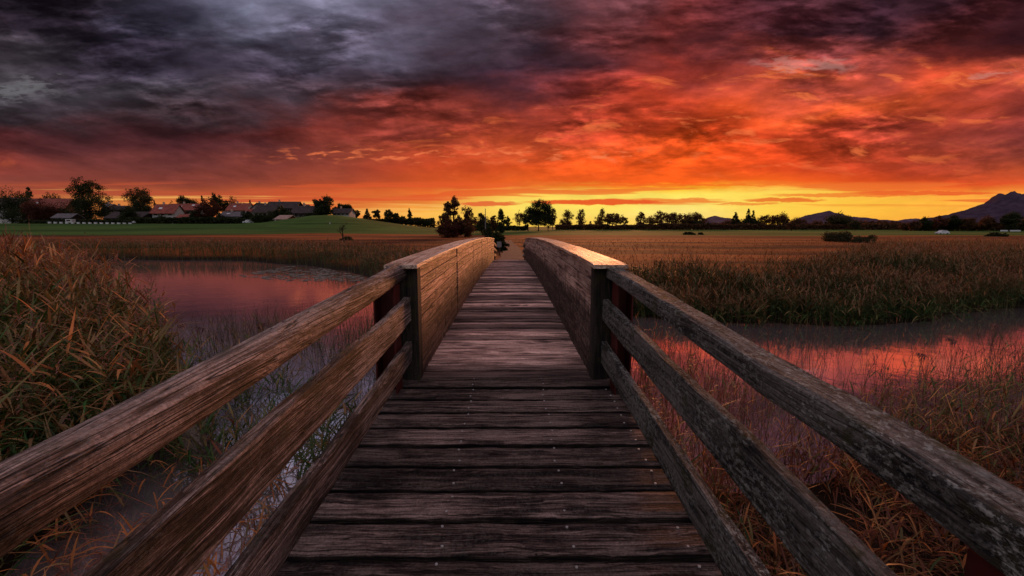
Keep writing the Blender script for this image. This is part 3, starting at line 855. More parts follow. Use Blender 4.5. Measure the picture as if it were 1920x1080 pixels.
# far left bank and the reed belt beyond the pond
def belt(x, y): return (y > yfar(x) - .3) & (y < yfar(x) + 16 - np.clip((x + 14) * .6, 0, 12)) & (x < -2.0 - np.maximum(0, (18 - y)) * 0)
b = scatter(36000, -60, -1.6, 15, 62, lambda x, y: belt(x, y) & (RS.rand(len(x)) < np.exp(-(y - yfar(x)) / 9)))
H = np.maximum(1.45 + .5 * (fbm(b[:, 0] * .3, b[:, 1] * .3, 3, 9) - .5) - .35 * RS.rand(len(b)) - b[:, 2], .25)
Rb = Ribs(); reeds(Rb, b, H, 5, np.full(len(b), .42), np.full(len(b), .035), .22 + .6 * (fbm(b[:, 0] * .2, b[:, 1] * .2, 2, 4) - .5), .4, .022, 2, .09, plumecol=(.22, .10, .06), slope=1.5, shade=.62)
tag(Rb.build('reed_belt', M['reed']), 'brown reed belt along the far shore of the left pond', 'reeds', kind='stuff')
# far right bank
b = scatter(44000, 1.4, 40, 11, 30, lambda x, y: (y > yfar(x) - .25) & (y < yfar(x) + 5.0 + np.clip((x - 9) * .5, 0, 5)) & (RS.rand(len(x)) < np.exp(-(y - yfar(x)) / 7)))
H = np.maximum(np.minimum(1.45, .80 + .17 * (b[:, 1] - yfar(b[:, 0]))) + .95 * (fbm(b[:, 0] * .6, b[:, 1] * .6, 3, 9) - .5) - .45 * RS.rand(len(b)) ** 2 + np.clip((b[:, 0] - 9) / 8, 0, 1) * .2 - b[:, 2], .2)
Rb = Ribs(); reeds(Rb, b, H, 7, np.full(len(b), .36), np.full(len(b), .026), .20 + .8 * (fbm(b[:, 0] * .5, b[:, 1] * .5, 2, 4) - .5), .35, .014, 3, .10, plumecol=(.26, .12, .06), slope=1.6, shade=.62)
tag(Rb.build('reed_bank', M['reed']), 'orange topped reeds standing dense along the far right bank', 'reeds', kind='stuff')
# green blades hanging at the foot of the right bank
b = scatter(1500, 1.6, 30, 11, 17, lambda x, y: (y > yfar(x) - .7) & (y < yfar(x) + .3))
Rb = Ribs(); reeds(Rb, b, .35 + .4 * RS.rand(len(b)), 7, np.full(len(b), .45), np.full(len(b), .026), np.full(len(b), .18), 0, .012, 3, .3, (.1, .9))
tag(Rb.build('bank_sedge', M['reed']), 'green sedge blades at the waterline of the right bank', 'sedge', kind='stuff')
# farther reeds in the right meadow
def rmead(x, y): return (y > yfar(x) + 3) & (clumpy(x, y, .09, .47, 8)) & (x > y * (.80 + .55 * (fbm(x * .12, y * .12, 3, 61) - .5)) + 1) & (y < 40 + 12 * fbm(x * .1, y * .1, 2, 62))
b = scatter(26000, 12, 75, 18, 62, rmead)
H = .35 + .55 * RS.rand(len(b))
Rb = Ribs(); reeds(Rb, b, H, 4, np.full(len(b), .42), np.full(len(b), .035), .75 + .5 * (fbm(b[:, 0] * .2, b[:, 1] * .2, 2, 4) - .5), .3, .022, 2, .12, plumecol=(.30, .13, .06))
tag(Rb.build('meadow_reeds', M['reed']), 'rusty reeds spreading over the meadow at the right edge', 'reeds', kind='stuff')
# short meadow grass between bank and field
def mg(x, y): return (y > yfar(x) + 1.0) & (RS.rand(len(x)) < (14 / np.maximum(y, 14)) ** 2) & (np.abs(x) > np.where(y < 28, 1.4, 0)) & ((np.abs(x) > .9) | (y > 44))
b = scatter(60000, -46, 62, 15, 75, mg)
Rb = Ribs(); N = len(b)
for k in range(3):
    tt = np.clip(.8 + RS.randn(N) * .25, 0, 1.2)
    c = mixc(RUST, ORANGE, np.clip(tt, 0, 1)) * (.30 + .6 * RS.rand(N))[:, None]
    Rb.add(b, rdir(N, 1.1 + RS.rand(N) * .4), .10 + .16 * RS.rand(N), np.full(N, .018) + b[:, 1] * .0005, .4 * RS.rand(N), c, 2)
tag(Rb.build('meadow_grass', M['reed']), 'short rust coloured meadow grass behind the banks', 'grass', kind='stuff')

# near left stand: tall reeds
def lstand(x, y): return (y < ynear(x) - .3 + 1.6 * (fbm(x * .9, y * .9, 3, 77) - .4)) & (y > 3.9) & (x < -4.35) & (x > -26) & (x > -1.35 * y - 4) & (RS.rand(len(x)) < np.clip(9 / np.hypot(x, y), .25, 1))
b = scatter(19000, -26, -4.0, 3.9, 22, lstand)
dist = np.hypot(b[:, 0], b[:, 1]); edge = np.clip((ynear(b[:, 0]) - b[:, 1]) / 2.5, 0, 1)
zt = np.interp(b[:, 1], [4, 5.5, 7.5, 9.5, 20], [1.15, 1.6, 2.2, 2.62, 2.72]) * (.76 + .24 * edge) + .5 * (fbm(b[:, 0] * .45, b[:, 1] * .45, 3, 19) - .5)
H = np.maximum(zt - .75 * RS.rand(len(b)) ** 1.3 + .38 * (RS.rand(len(b)) < .10) * RS.rand(len(b)) - b[:, 2], .3)
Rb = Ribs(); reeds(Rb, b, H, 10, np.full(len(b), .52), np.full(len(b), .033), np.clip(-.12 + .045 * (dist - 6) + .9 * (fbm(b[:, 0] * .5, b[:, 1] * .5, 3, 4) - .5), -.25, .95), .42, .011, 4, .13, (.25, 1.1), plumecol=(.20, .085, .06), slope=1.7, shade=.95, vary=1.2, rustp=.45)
tag(Rb.build('reed_stand', M['reed']), 'tall green and orange reeds filling the left bank', 'reeds', kind='stuff')
# low tangle at the foot of the left stand
b = scatter(5200, -12, -2.3, 2.4, 11, lambda x, y: (y < ynear(x) + .15) & (x < -3.2))
Rb = Ribs(); reeds(Rb, b, .25 + .55 * RS.rand(len(b)), 7, np.full(len(b), .42), np.full(len(b), .020), np.clip(.15 + .3 * RS.rand(len(b)), 0, 1), 0, .010, 4, .35, (.2, 1.2))
tag(Rb.build('bank_grass', M['reed']), 'long dark green grass at the foot of the left reeds', 'grass', kind='stuff')

# thin rushes standing in the left pond
def inell(x, y, cx, cy, a, b_): return ((x - cx) / a) ** 2 + ((y - cy) / b_) ** 2 < 1
b = scatter(2600, -8.6, -2.2, 7.5, 14, lambda x, y: (inell(x, y, -5.0, 10.8, 2.9, 2.2) | inell(x, y, -2.9, 9.2, 1.0, 1.6)) & clumpy(x, y, 1.4, .44, 6)); b[:, 2] = -.05
Rb = Ribs(); reeds(Rb, b, .35 + .55 * RS.rand(len(b)), 2, np.full(len(b), .26), np.full(len(b), .010), np.full(len(b), .35), .03, .009, 4, .20, (.7, 1.3), stemcol=(.05, .034, .022), top=.7)
tag(Rb.build('rushes', M['reed']), 'thin dark rushes standing in the left pond', 'rushes', kind='stuff')
# green reeds beside the bridge on the left
b = scatter(900, -5.5, -1.7, 4.3, 8.0, lambda x, y: (inell(x, y, -3.1, 5.3, 1.3, .9) | inell(x, y, -4.5, 6.8, 1.0, 1.2) | inell(x, y, -2.1, 5.0, .5, .6)) & clumpy(x, y, 2.0, .42, 7)); b[:, 2] = np.maximum(b[:, 2], -.1)
Rb = Ribs(); reeds(Rb, b, .5 + .7 * RS.rand(len(b)), 8, np.full(len(b), .32), np.full(len(b), .021), np.clip(.08 + .22 * RS.rand(len(b)), 0, 1), .06, .008, 4, .16, (.3, 1.0), droop=.25)
tag(Rb.build('pond_reeds', M['reed']), 'fresh green reeds rising from the water left of the bridge', 'reeds', kind='stuff')
# orange blades under the left rails
b = scatter(250, -4.9, -1.25, 1.6, 4.8, lambda x, y: clumpy(x, y, 1.7, .45, 9)); b[:, 2] = np.maximum(b[:, 2], -.05)
Rb = Ribs(); reeds(Rb, b, .15 + .45 * RS.rand(len(b)), 5, np.full(len(b), .34), np.full(len(b), .018), np.clip(.95 + .3 * RS.rand(len(b)), 0, 1.3), 0, .008, 4, .35, (.2, 1.2))
tag(Rb.build('dry_blades', M['reed']), 'dry orange blades over dark water under the left rails', 'dry grass', kind='stuff')

# right side: reeds in the water, dead orange tangle on the near bank, taller green ones at the edge
def rwat(x, y): return (y > ynear(x) - .3) & (y < yfar(x) - 1.6) & (RS.rand(len(x)) < np.exp(-(y - ynear(x)) / 3.4) * 1.1) & clumpy(x, y, 1.0, .42, 12)
b = scatter(5600, 1.15, 13, 3.5, 11.5, rwat); b[:, 2] = np.maximum(b[:, 2], -.1)
Rb = Ribs(); reeds(Rb, b, .30 + .70 * RS.rand(len(b)), 2, np.full(len(b), .20), np.full(len(b), .009), np.clip(.75 + .3 * RS.randn(len(b)), 0, 1.2), .03, .008, 4, .22, (.5, 1.3), stemcol=(.10, .040, .024), top=.8, rustp=.5)
tag(Rb.build('water_reeds', M['reed']), 'thin red brown stalks standing in the water right of the bridge', 'reeds', kind='stuff')
b = scatter(5200, 1.15, 12, .2, 6.5, lambda x, y: (y < ynear(x) + .1) & clumpy(x, y, 1.3, .36, 14))
Rb = Ribs(); tn = fbm(b[:, 0] * .9, b[:, 1] * .9, 3, 17)
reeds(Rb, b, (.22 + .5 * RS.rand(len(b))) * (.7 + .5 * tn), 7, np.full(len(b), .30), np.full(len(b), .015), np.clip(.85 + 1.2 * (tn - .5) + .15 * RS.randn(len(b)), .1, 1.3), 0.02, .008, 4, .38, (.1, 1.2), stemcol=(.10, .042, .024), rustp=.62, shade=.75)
tag(Rb.build('dead_reeds', M['reed']), 'tangled dead orange reeds on the near right bank', 'dead reeds', kind='stuff')
b = scatter(1900, 4.3, 14, 3.6, 10, lambda x, y: (y < ynear(x) + 1.4) & (x > y * .78) & clumpy(x, y, .9, .40, 18)); b[:, 2] = np.maximum(b[:, 2], -.1)
Rb = Ribs(); reeds(Rb, b, .40 + .50 * RS.rand(len(b)), 6, np.full(len(b), .30), np.full(len(b), .017), np.clip(.35 + .3 * RS.randn(len(b)), 0, 1.2), .12, .009, 4, .20, (.4, 1.15), plumecol=(.09, .045, .04))
tag(Rb.build('edge_reeds', M['reed']), 'green and brown reeds crowding the right edge of the water', 'reeds', kind='stuff')

# tall sunlit stalks right beside the bridge
b = scatter(2100, 1.12, 5.2, 3.4, 8.6, lambda x, y: (RS.rand(len(x)) < np.exp(-(x - 1.1) / 2.2)) & clumpy(x, y, 1.5, .40, 23)); b[:, 2] = np.maximum(b[:, 2], -.1)
Rb = Ribs(); reeds(Rb, b, np.maximum(1.15 + .45 * RS.rand(len(b)) - .10 * (b[:, 0] - 1.1) ** 2, .5) * (.6 + .4 * RS.rand(len(b))), 5, np.full(len(b), .24), np.full(len(b), .012), np.clip(.75 + .3 * RS.randn(len(b)), .1, 1.2), .10, .008, 4, .12, (.6, 1.3), stemcol=(.14, .055, .028), rustp=.5, plumecol=(.12, .05, .04))
tag(Rb.build('tall_stalks', M['reed']), 'tall orange stalks rising close along the right rails', 'reeds', kind='stuff')

# single flowering reeds one can pick out
def lone_reed(px, py_base, py_top, Y, label, lean, tint=.15, cat='reed'):
    x, z = atY(px, Y, py_base); zb = float(max(height(x, Y), -.1)); xt, zt = atY(px + lean, Y, py_top)
    root = empty('reed', (x, Y, zb)); tag(root, label, cat, 'single flowering reeds near the bridge')
    Hh = zt - zb; d = unit(np.array([[xt - x, .03, Hh]])); L = np.array([math.hypot(Hh, xt - x)])
    Rs = Ribs(); Rs.add(np.zeros((1, 3)), d, L, np.array([.010]), np.zeros(1), np.array([[.10, .085, .035]]), 6, prof='stem', side=np.array([[1., 0, 0]]))
    Rs.build('stem', M['reed'], root)
    for k in range(5):
        t = .25 + .14 * k
        Rs = Ribs(); s = 1 if k % 2 else -1
        ld = unit(np.array([[s * .8, RS.randn() * .3, .5 + .4 * RS.rand()]]))
        c = mixc(GREEN, STRAW, np.array([min(1, max(0, tint + RS.randn() * .2))]))
        Rs.add(d * L * t, ld, np.array([.26 + .14 * RS.rand()]), np.array([.020]), np.array([.5 * RS.rand()]), c, 5)
        Rs.build('leaf', M['reed'], root)
    Rs = Ribs(); sgn = 1 if lean >= 0 else -1
    for k in range(26):
        t = k / 26
        q = d * L + np.array([[sgn * .16 * t, .0, .10 * t - .05 * t * t]])
        dd = unit(np.array([[sgn * .5 + RS.randn() * .15, RS.randn() * .3, -.45 + RS.randn() * .25]]))
        Rs.add(q, dd, np.array([.10 * (1.15 - t * .6)]), np.array([.014]), np.array([.3]), np.array([[.10, .045, .045]]) * (.6 + .8 * RS.rand()), 2)
    Rs.build('plume', M['reed'], root)
lone_reed(255, 640, 545, 9.4, 'single reed with drooping plume leaning over the pond, topmost by the left stand', 12)
lone_reed(262, 660, 590, 8.6, 'reed with a dark plume below the topmost one at the pond edge', 22)
lone_reed(300, 690, 612, 7.8, 'reed with plume bending right over the pond beside the rushes', 30)
lone_reed(395, 720, 618, 7.2, 'lone reed with dark plume amid the thin rushes left of the log handrail', -12)
lone_reed(470, 760, 612, 6.6, 'reed close behind the left handrail with a limp plume', 8)
lone_reed(1895, 760, 612, 7.6, 'tallest reed at the right edge, plume curling left over the water', -16)
lone_reed(1815, 770, 640, 7.4, 'reed with plume just left of the tallest one at the right edge', -18)
lone_reed(1760, 780, 668, 7.0, 'reed with a small plume, leftmost of the three at the right water edge', -20)

# bent stalk, sunken beam
mb = MB()
p = [at(632, 764), at(650, 742, .10), at(671, 738, .12), at(655, 752, .03), at(634, 768)]
p2 = [Vector(q) for q in p]
mb.tube([p2[0], p2[1], p2[2], p2[3], p2[4]], [.011, .010, .009, .010, .014], 7)
tag(mb.build('bent_stalk', M['post'], smooth=True), 'broken black stalk folded into a loop on the pale pond between the left rails', 'stalk')
a = Vector(at(352, 812, .45)); c = Vector(at(425, 878, .12))
mb = MB(); mb.cur = .3
d = (c - a); L = d.length; q = d.to_track_quat('Y', 'Z').to_matrix().to_4x4(); q.translation = a
mb.box(-.07, .07, 0, L * 1.5, -.10, .10, q)
tag(mb.build('sunken_beam', M['beam'], bevel=.012), 'old grey timber beam sticking out of the grass left of the bridge', 'beam')

# lily pads
Rb = []; 
vs, qs, cs = [], [], []; n = 0
for k in range(1500):
    cx, cy = RS.uniform(-16, -6.5), RS.uniform(23.5, 35)
    if not (cy < yfar(cx) - .6 and cy > yfar(cx) - 7.5 and fbm(np.array(cx * .8), np.array(cy * .8), 3, 31) > .42): continue
    r = RS.uniform(.07, .17); a0 = RS.rand() * 6.28
    ring = [(cx + r * math.cos(a0 + t), cy + r * math.sin(a0 + t), .012 + RS.rand() * .015) for t in np.linspace(.2, 6.08, 9)]
    vs += [(cx, cy, .014)] + ring
    for j in range(0, 8, 2): qs.append((n, n + 1 + j, n + 2 + j, n + 3 + j))
    cs += [[.24, .21, .16]] * 10; n += 10
tag(np_mesh('lily_pads', np.array(vs), np.array(qs), M['reed'], col=np.array(cs)), 'scattered lily pads on the far side of the left pond', 'lily pads', kind='stuff')

# ------------------------------------------------------------------ trees
def crown_mesh(rs, n, size, shape, cols, w, h, z0):
    """many small leaf faces in clumps spread through the crown volume"""
    # clump centres
    if shape == 'cone':
        nc = 60; t = rs.rand(nc) ** .8
        a = rs.rand(nc) * 6.283; r = (1 - t) * w * .5 * (.45 + .55 * rs.rand(nc)) + .02 * w
        C = np.stack([np.cos(a) * r, np.sin(a) * r, z0 + h * t * .97], 1); cr = np.full(nc, .09 * w + .03 * h) * (1.15 - .75 * t)
    elif shape == 'open':
        nc = 46; d = unit(rs.randn(nc, 3)); r = (.15 + .85 * rs.rand(nc)) ** .6
        C = d * r[:, None] * np.array([w * .44, w * .44, h * .43]) + np.array([0, 0, z0 + h * .5]); cr = w * (.07 + .10 * rs.rand(nc))
    elif shape == 'tall':
        nc = 70; t = rs.rand(nc); a = rs.rand(nc) * 6.283
        pr = np.interp(t, [0, .25, .55, .85, 1], [.30, .85, 1.0, .6, .15]); r = pr * w * .42 * np.sqrt(rs.rand(nc))
        C = np.stack([np.cos(a) * r, np.sin(a) * r, z0 + h * t], 1); cr = w * (.10 + .10 * rs.rand(nc))
    elif shape == 'shrub':
        nc = 30; d = unit(rs.randn(nc, 3)); d[:, 2] = np.abs(d[:, 2]); r = rs.rand(nc) ** .45
        C = d * r[:, None] * np.array([w * .40, w * .40, h * .80]) + np.array([0, 0, z0]); cr = w * (.09 + .07 * rs.rand(nc))
    else:                                   # dense
        nc = 80; d = unit(rs.randn(nc, 3)); r = rs.rand(nc) ** .42
        C = d * r[:, None] * np.array([w * .41, w * .41, h * .42]) + np.array([0, 0, z0 + h * .48]); cr = w * (.06 + .10 * rs.rand(nc))
    wt = cr ** 2; idx = rs.choice(nc, n, p=wt / wt.sum())
    P = C[idx] + unit(rs.randn(n, 3)) * (cr[idx] * rs.rand(n) ** .5)[:, None] * np.array([1.15, 1.15, .85])
    an = np.arctan2(P[:, 1], P[:, 0]); sd = float(rs.randint(1000))
    k_ = .72 + .62 * fbm(an * 1.6 + sd, P[:, 2] / h * 5 + sd, 3, 3)
    if shape != 'cone': P[:, :2] *= k_[:, None]; P[:, 2] = z0 + (P[:, 2] - z0) * (.80 + .42 * fbm(an * 1.3 + sd + 9, P[:, 0] * 0 + sd, 2, 5))
    P[:, 2] = np.maximum(P[:, 2], .05 * h)
    a = unit(rs.randn(n, 3)); b_ = unit(np.cross(a, rs.randn(n, 3)))
    s = size * (.5 + .8 * rs.rand(n))[:, None]
    V = np.stack([P - a * s * .5, P + b_ * s * .30, P + a * s * .5, P - b_ * s * .30], 1).reshape(-1, 3)
    Q = np.arange(n * 4).reshape(-1, 4)
    t = rs.rand(nc)[idx]; c = np.array(cols[0])[None] * (1 - t[:, None]) + np.array(cols[1])[None] * t[:, None]
    c = c * (.7 + .6 * rs.rand(n))[:, None]
    return V, Q, np.repeat(c, 4, 0), C
DKG = ((.018, .026, .008), (.045, .050, .014)); BRN = ((.06, .028, .012), (.15, .065, .025)); RED = ((.060, .018, .010), (.11, .035, .016)); OLV = ((.040, .036, .012), (.085, .066, .022)); GLD = ((.10, .055, .018), (.20, .11, .035))
def tree(px, ytop, wpx, Y, shape, cols, label, name='tree', cat='tree', group=None, n=1300, crown0=.22, leaf=None, x=None, bare=False, seed=None):
    rs = np.random.RandomState(seed if seed is not None else int(px * 7 + ytop * 13))
    xx, zt = atY(px, Y, ytop); zb = float(height(xx, Y)) - .05
    h = zt - zb; w = wpx * Y / F
    root = empty(name, (xx, Y, zb)); tag(root, label, cat, group)
    z0 = h * crown0
    leaf = leaf or max(.12, Y * .0021)
    leaf *= 1.2; n = int(n * 2.7)
    tr = MB(); r0 = max(.10, h * .020) if name != 'bush' else max(.03, h * .02)
    if bare:
        tips = []
        def br(p, d, L, r, k):
            q = p + d * L; mid = p + d * L * .5 + Vector(rs.randn(3)) * L * .05
            tr.tube([p, mid, q], [r, r * .8, r * .6], 5)
            if k == 0: return
            for _ in range(3 if k > 1 else 4):
                nd = (d + Vector(rs.randn(3)) * .45); nd.z = abs(nd.z) * .8 + .1; nd.normalize()
                br(p + d * L * rs.uniform(.5, 1), nd, L * rs.uniform(.55, .8), r * .55, k - 1)
        br(Vector((0, 0, 0)), Vector((rs.randn() * .05, rs.randn() * .05, 1)).normalized(), h * .38, r0, 4)
        tr.build('branches', M['bark'], root); return root
    V, Q, c, C = crown_mesh(rs, n, leaf, shape, cols, w, h - z0, z0)
    top = h * (.9 if shape in ('cone', 'tall') else .62)
    pts = [(0, 0, -.2), (rs.randn() * .02 * h, rs.randn() * .02 * h, top * .5), (rs.randn() * .03 * h, rs.randn() * .03 * h, top)]
    tr.tube(pts, [r0, r0 * .7, r0 * .25], 7)
    for q in C[:14]:
        t = rs.uniform(.25, .75); p0 = Vector(pts[1]) * (t * 2) if t < .5 else Vector(pts[1]).lerp(Vector(pts[2]), (t - .5) * 2)
        q = Vector(q); m_ = p0.lerp(q, .5) + Vector((0, 0, -.04 * h))
        tr.tube([p0, m_, q], [r0 * .38, r0 * .25, r0 * .10], 5, False)
    tr.build('trunk' if name != 'bush' else 'stems', M['bark'], root)
    np_mesh('crown' if name != 'bush' else 'foliage', V, Q, M['leaf'], col=c, parent=root)
    return root
G1 = 'trees of the village on the hill'
vill = [
 (14, 357, 64, 232, 'open', DKG, 'broad tree at the far left edge above the pale low house', 2200, .25),
 (52, 349, 27, 262, 'cone', DKG, 'cone shaped conifer rising second from the left edge', 1600, .1),
 (28, 372, 50, 258, 'dense', DKG, 'low dark tree mass between the leftmost broad tree and the conifer', 1200, .0),
 (95, 361, 42, 285, 'dense', OLV, 'low tree top behind the long barn ridge', 1400, .2),
 (76, 374, 58, 205, 'dense', RED, 'rounded dark red tree in front of the long barn', 3200, .02),
 (155, 337, 50, 222, 'open', DKG, 'tallest village tree with gaps in its crown, over the big round bush', 2600, .45),
 (162, 362, 76, 216, 'dense', DKG, 'huge round dark tree beneath the tallest crown', 4200, .0),
 (198, 368, 34, 250, 'dense', DKG, 'dark tree right beside the huge round one', 1300, .0),
 (262, 355, 48, 226, 'open', OLV, 'spreading airy tree left of the red roofed house', 2200, .45),
 (262, 374, 54, 222, 'dense', DKG, 'dense dark tree below the airy spreading crown', 2600, .0),
 (289, 375, 10, 252, 'cone', DKG, 'tiny conifer tip over the red roof', 500, .1),
 (346, 363, 40, 258, 'dense', DKG, 'dark round tree behind the long red roof', 2000, .15),
 (322, 374, 18, 256, 'dense', OLV, 'low shoulder of trees left of the long red roof', 600, .1),
 (364, 368, 16, 262, 'dense', DKG, 'small round tree next to the pointed one behind the long red roof', 700, .1),
 (378, 366, 15, 266, 'cone', DKG, 'pointed small conifer behind the long red roof', 700, .1),
 (390, 372, 46, 206, 'dense', RED, 'big rounded dark tree between the long red roof and the white walled houses', 3200, .02),
 (405, 361, 28, 262, 'open', DKG, 'tufted tree top above the big rounded dark tree', 1400, .35),
 (428, 369, 30, 266, 'dense', OLV, 'tree behind the reddish roofs right of the rounded tree', 1300, .15),
 (452, 376, 26, 270, 'dense', DKG, 'low trees behind the middle village roofs', 900, .1),
 (468, 374, 9, 262, 'cone', DKG, 'thin conifer tip above the dark roofs of the middle village', 450, .1),
 (525, 386, 28, 218, 'dense', DKG, 'dark round tree between the gable house and the long low house', 1700, .0),
 (438, 404, 12, 206, 'shrub', DKG, 'small bush beside the white garden walls', 500, .0),
 (490, 401, 40, 196, 'dense', DKG, 'dark bushy tree at the foot of the village beside the small red barn', 2200, .0),
 (612, 366, 26, 226, 'open', OLV, 'tall tufted tree on the hilltop right of the long low house', 1500, .35),
 (598, 371, 22, 224, 'open', DKG, 'shorter tufted tree leaning against the tall one on the hilltop', 1100, .3),
 (606, 383, 34, 220, 'dense', DKG, 'dense tree at the foot of the two tufted hilltop trees', 2000, .0),
 (646, 379, 30, 240, 'open', DKG, 'round tree behind the hilltop cottage', 1500, .2),
 (630, 384, 18, 244, 'dense', OLV, 'small tree left of the hilltop cottage tree', 700, .1),
]
for px, yt, w, Y, sh, c, lb, n, c0 in vill: tree(px, yt, w, Y, sh, c, lb, group=G1, n=n, crown0=c0)
for px, yt, w, Y, lb, n in [(238, 386, 36, 204, 'dark bush before the big low barn, right of the huge round tree', 1800), (305, 404, 22, 203, 'bush at the corner of the red roofed house', 700), (364, 391, 24, 204, 'dark tree between the bright red shed roof and the rounded tree', 1200),
 (412, 399, 18, 204, 'small dark bush hiding the left end of the white walled house', 600), (462, 392, 26, 214, 'dark tree between the white walled and the wide white house', 1300), (508, 394, 22, 214, 'dark tree hiding the right end of the wide white house', 900), (540, 396, 18, 212, 'bush at the left corner of the long low house', 600), (583, 400, 26, 212, 'low bushes before the right half of the long low house', 700), (20, 388, 40, 226, 'low dark shrubs before the pale house at the left edge', 1000), (116, 392, 34, 226, 'dark shrubs at the right end of the long barn', 900)]:
    tree(px, yt, w, Y, 'dense', DKG, lb, group=G1, n=n, crown0=0)
tree(222, 369, 26, 246, 'open', BRN, 'bare leafless tree left of the airy spreading tree', group=G1, bare=True)
G2 = 'small trees lined up behind the green hill'
row = [(668, 391, 14, 'open', 'first small tree right of the hilltop cottage'), (688, 391, 16, 'cone', 'small dark conifer behind the hill crest'), (706, 391, 16, 'open', 'airy small tree just right of the small conifer'),
       (728, 390, 19, 'dense', 'broadest of the small trees behind the hill crest'), (742, 398, 14, 'dense', 'low bushy tree sloping off the broadest one'), (754, 404, 14, 'dense', 'lowest round bush tree behind the hill slope'),
       (768, 395, 9, 'tall', 'thin spindly tree alone above the hedge'), (782, 408, 16, 'dense', 'low shrubby tree right of the spindly one'), (798, 409, 16, 'dense', 'last shrubby tree before the tall birch group')]
for px, yt, w, sh, lb in row: tree(px, yt, w, 262, sh, OLV if px % 3 else DKG, lb, group=G2, n=900, crown0=.1)
G3 = 'trees at the far end of the bridge'
for px, yt, w, Y, sh, c, lb, n, c0 in [
 (848, 364, 34, 92, 'open', BRN, 'tallest slender birch left of the bridge end', 1500, .42),
 (833, 394, 30, 88, 'open', BRN, 'airy brown tree left of the slender birch', 1200, .15),
 (842, 412, 50, 84, 'dense', RED, 'dense dark thicket tree under the birch', 3000, .0),
 (878, 384, 34, 94, 'open', BRN, 'pointed brown tree right of the birch', 1200, .2),
 (872, 404, 42, 86, 'dense', BRN, 'dark rounded thicket right of the birch foot', 2600, .0),
 (858, 399, 22, 90, 'dense', BRN, 'bushy tree filling the gap beside the birch stem', 900, .1),
 (904, 396, 18, 118, 'open', OLV, 'airy tree above the domed shrub', 800, .1),
 (925, 399, 14, 124, 'open', BRN, 'small airy tree behind the tall thin pole', 600, .1),
 (940, 396, 18, 128, 'tall', DKG, 'dark rounded tree just above the left parapet end', 1000, .05),
 (912, 410, 60, 138, 'dense', DKG, 'dark low wood behind the domed shrub', 1500, .0),
]: tree(px, yt, w, Y, sh, c, lb, group=G3, n=n, crown0=c0, leaf=Y * .0026)
G4 = 'trees on the horizon right of the bridge'
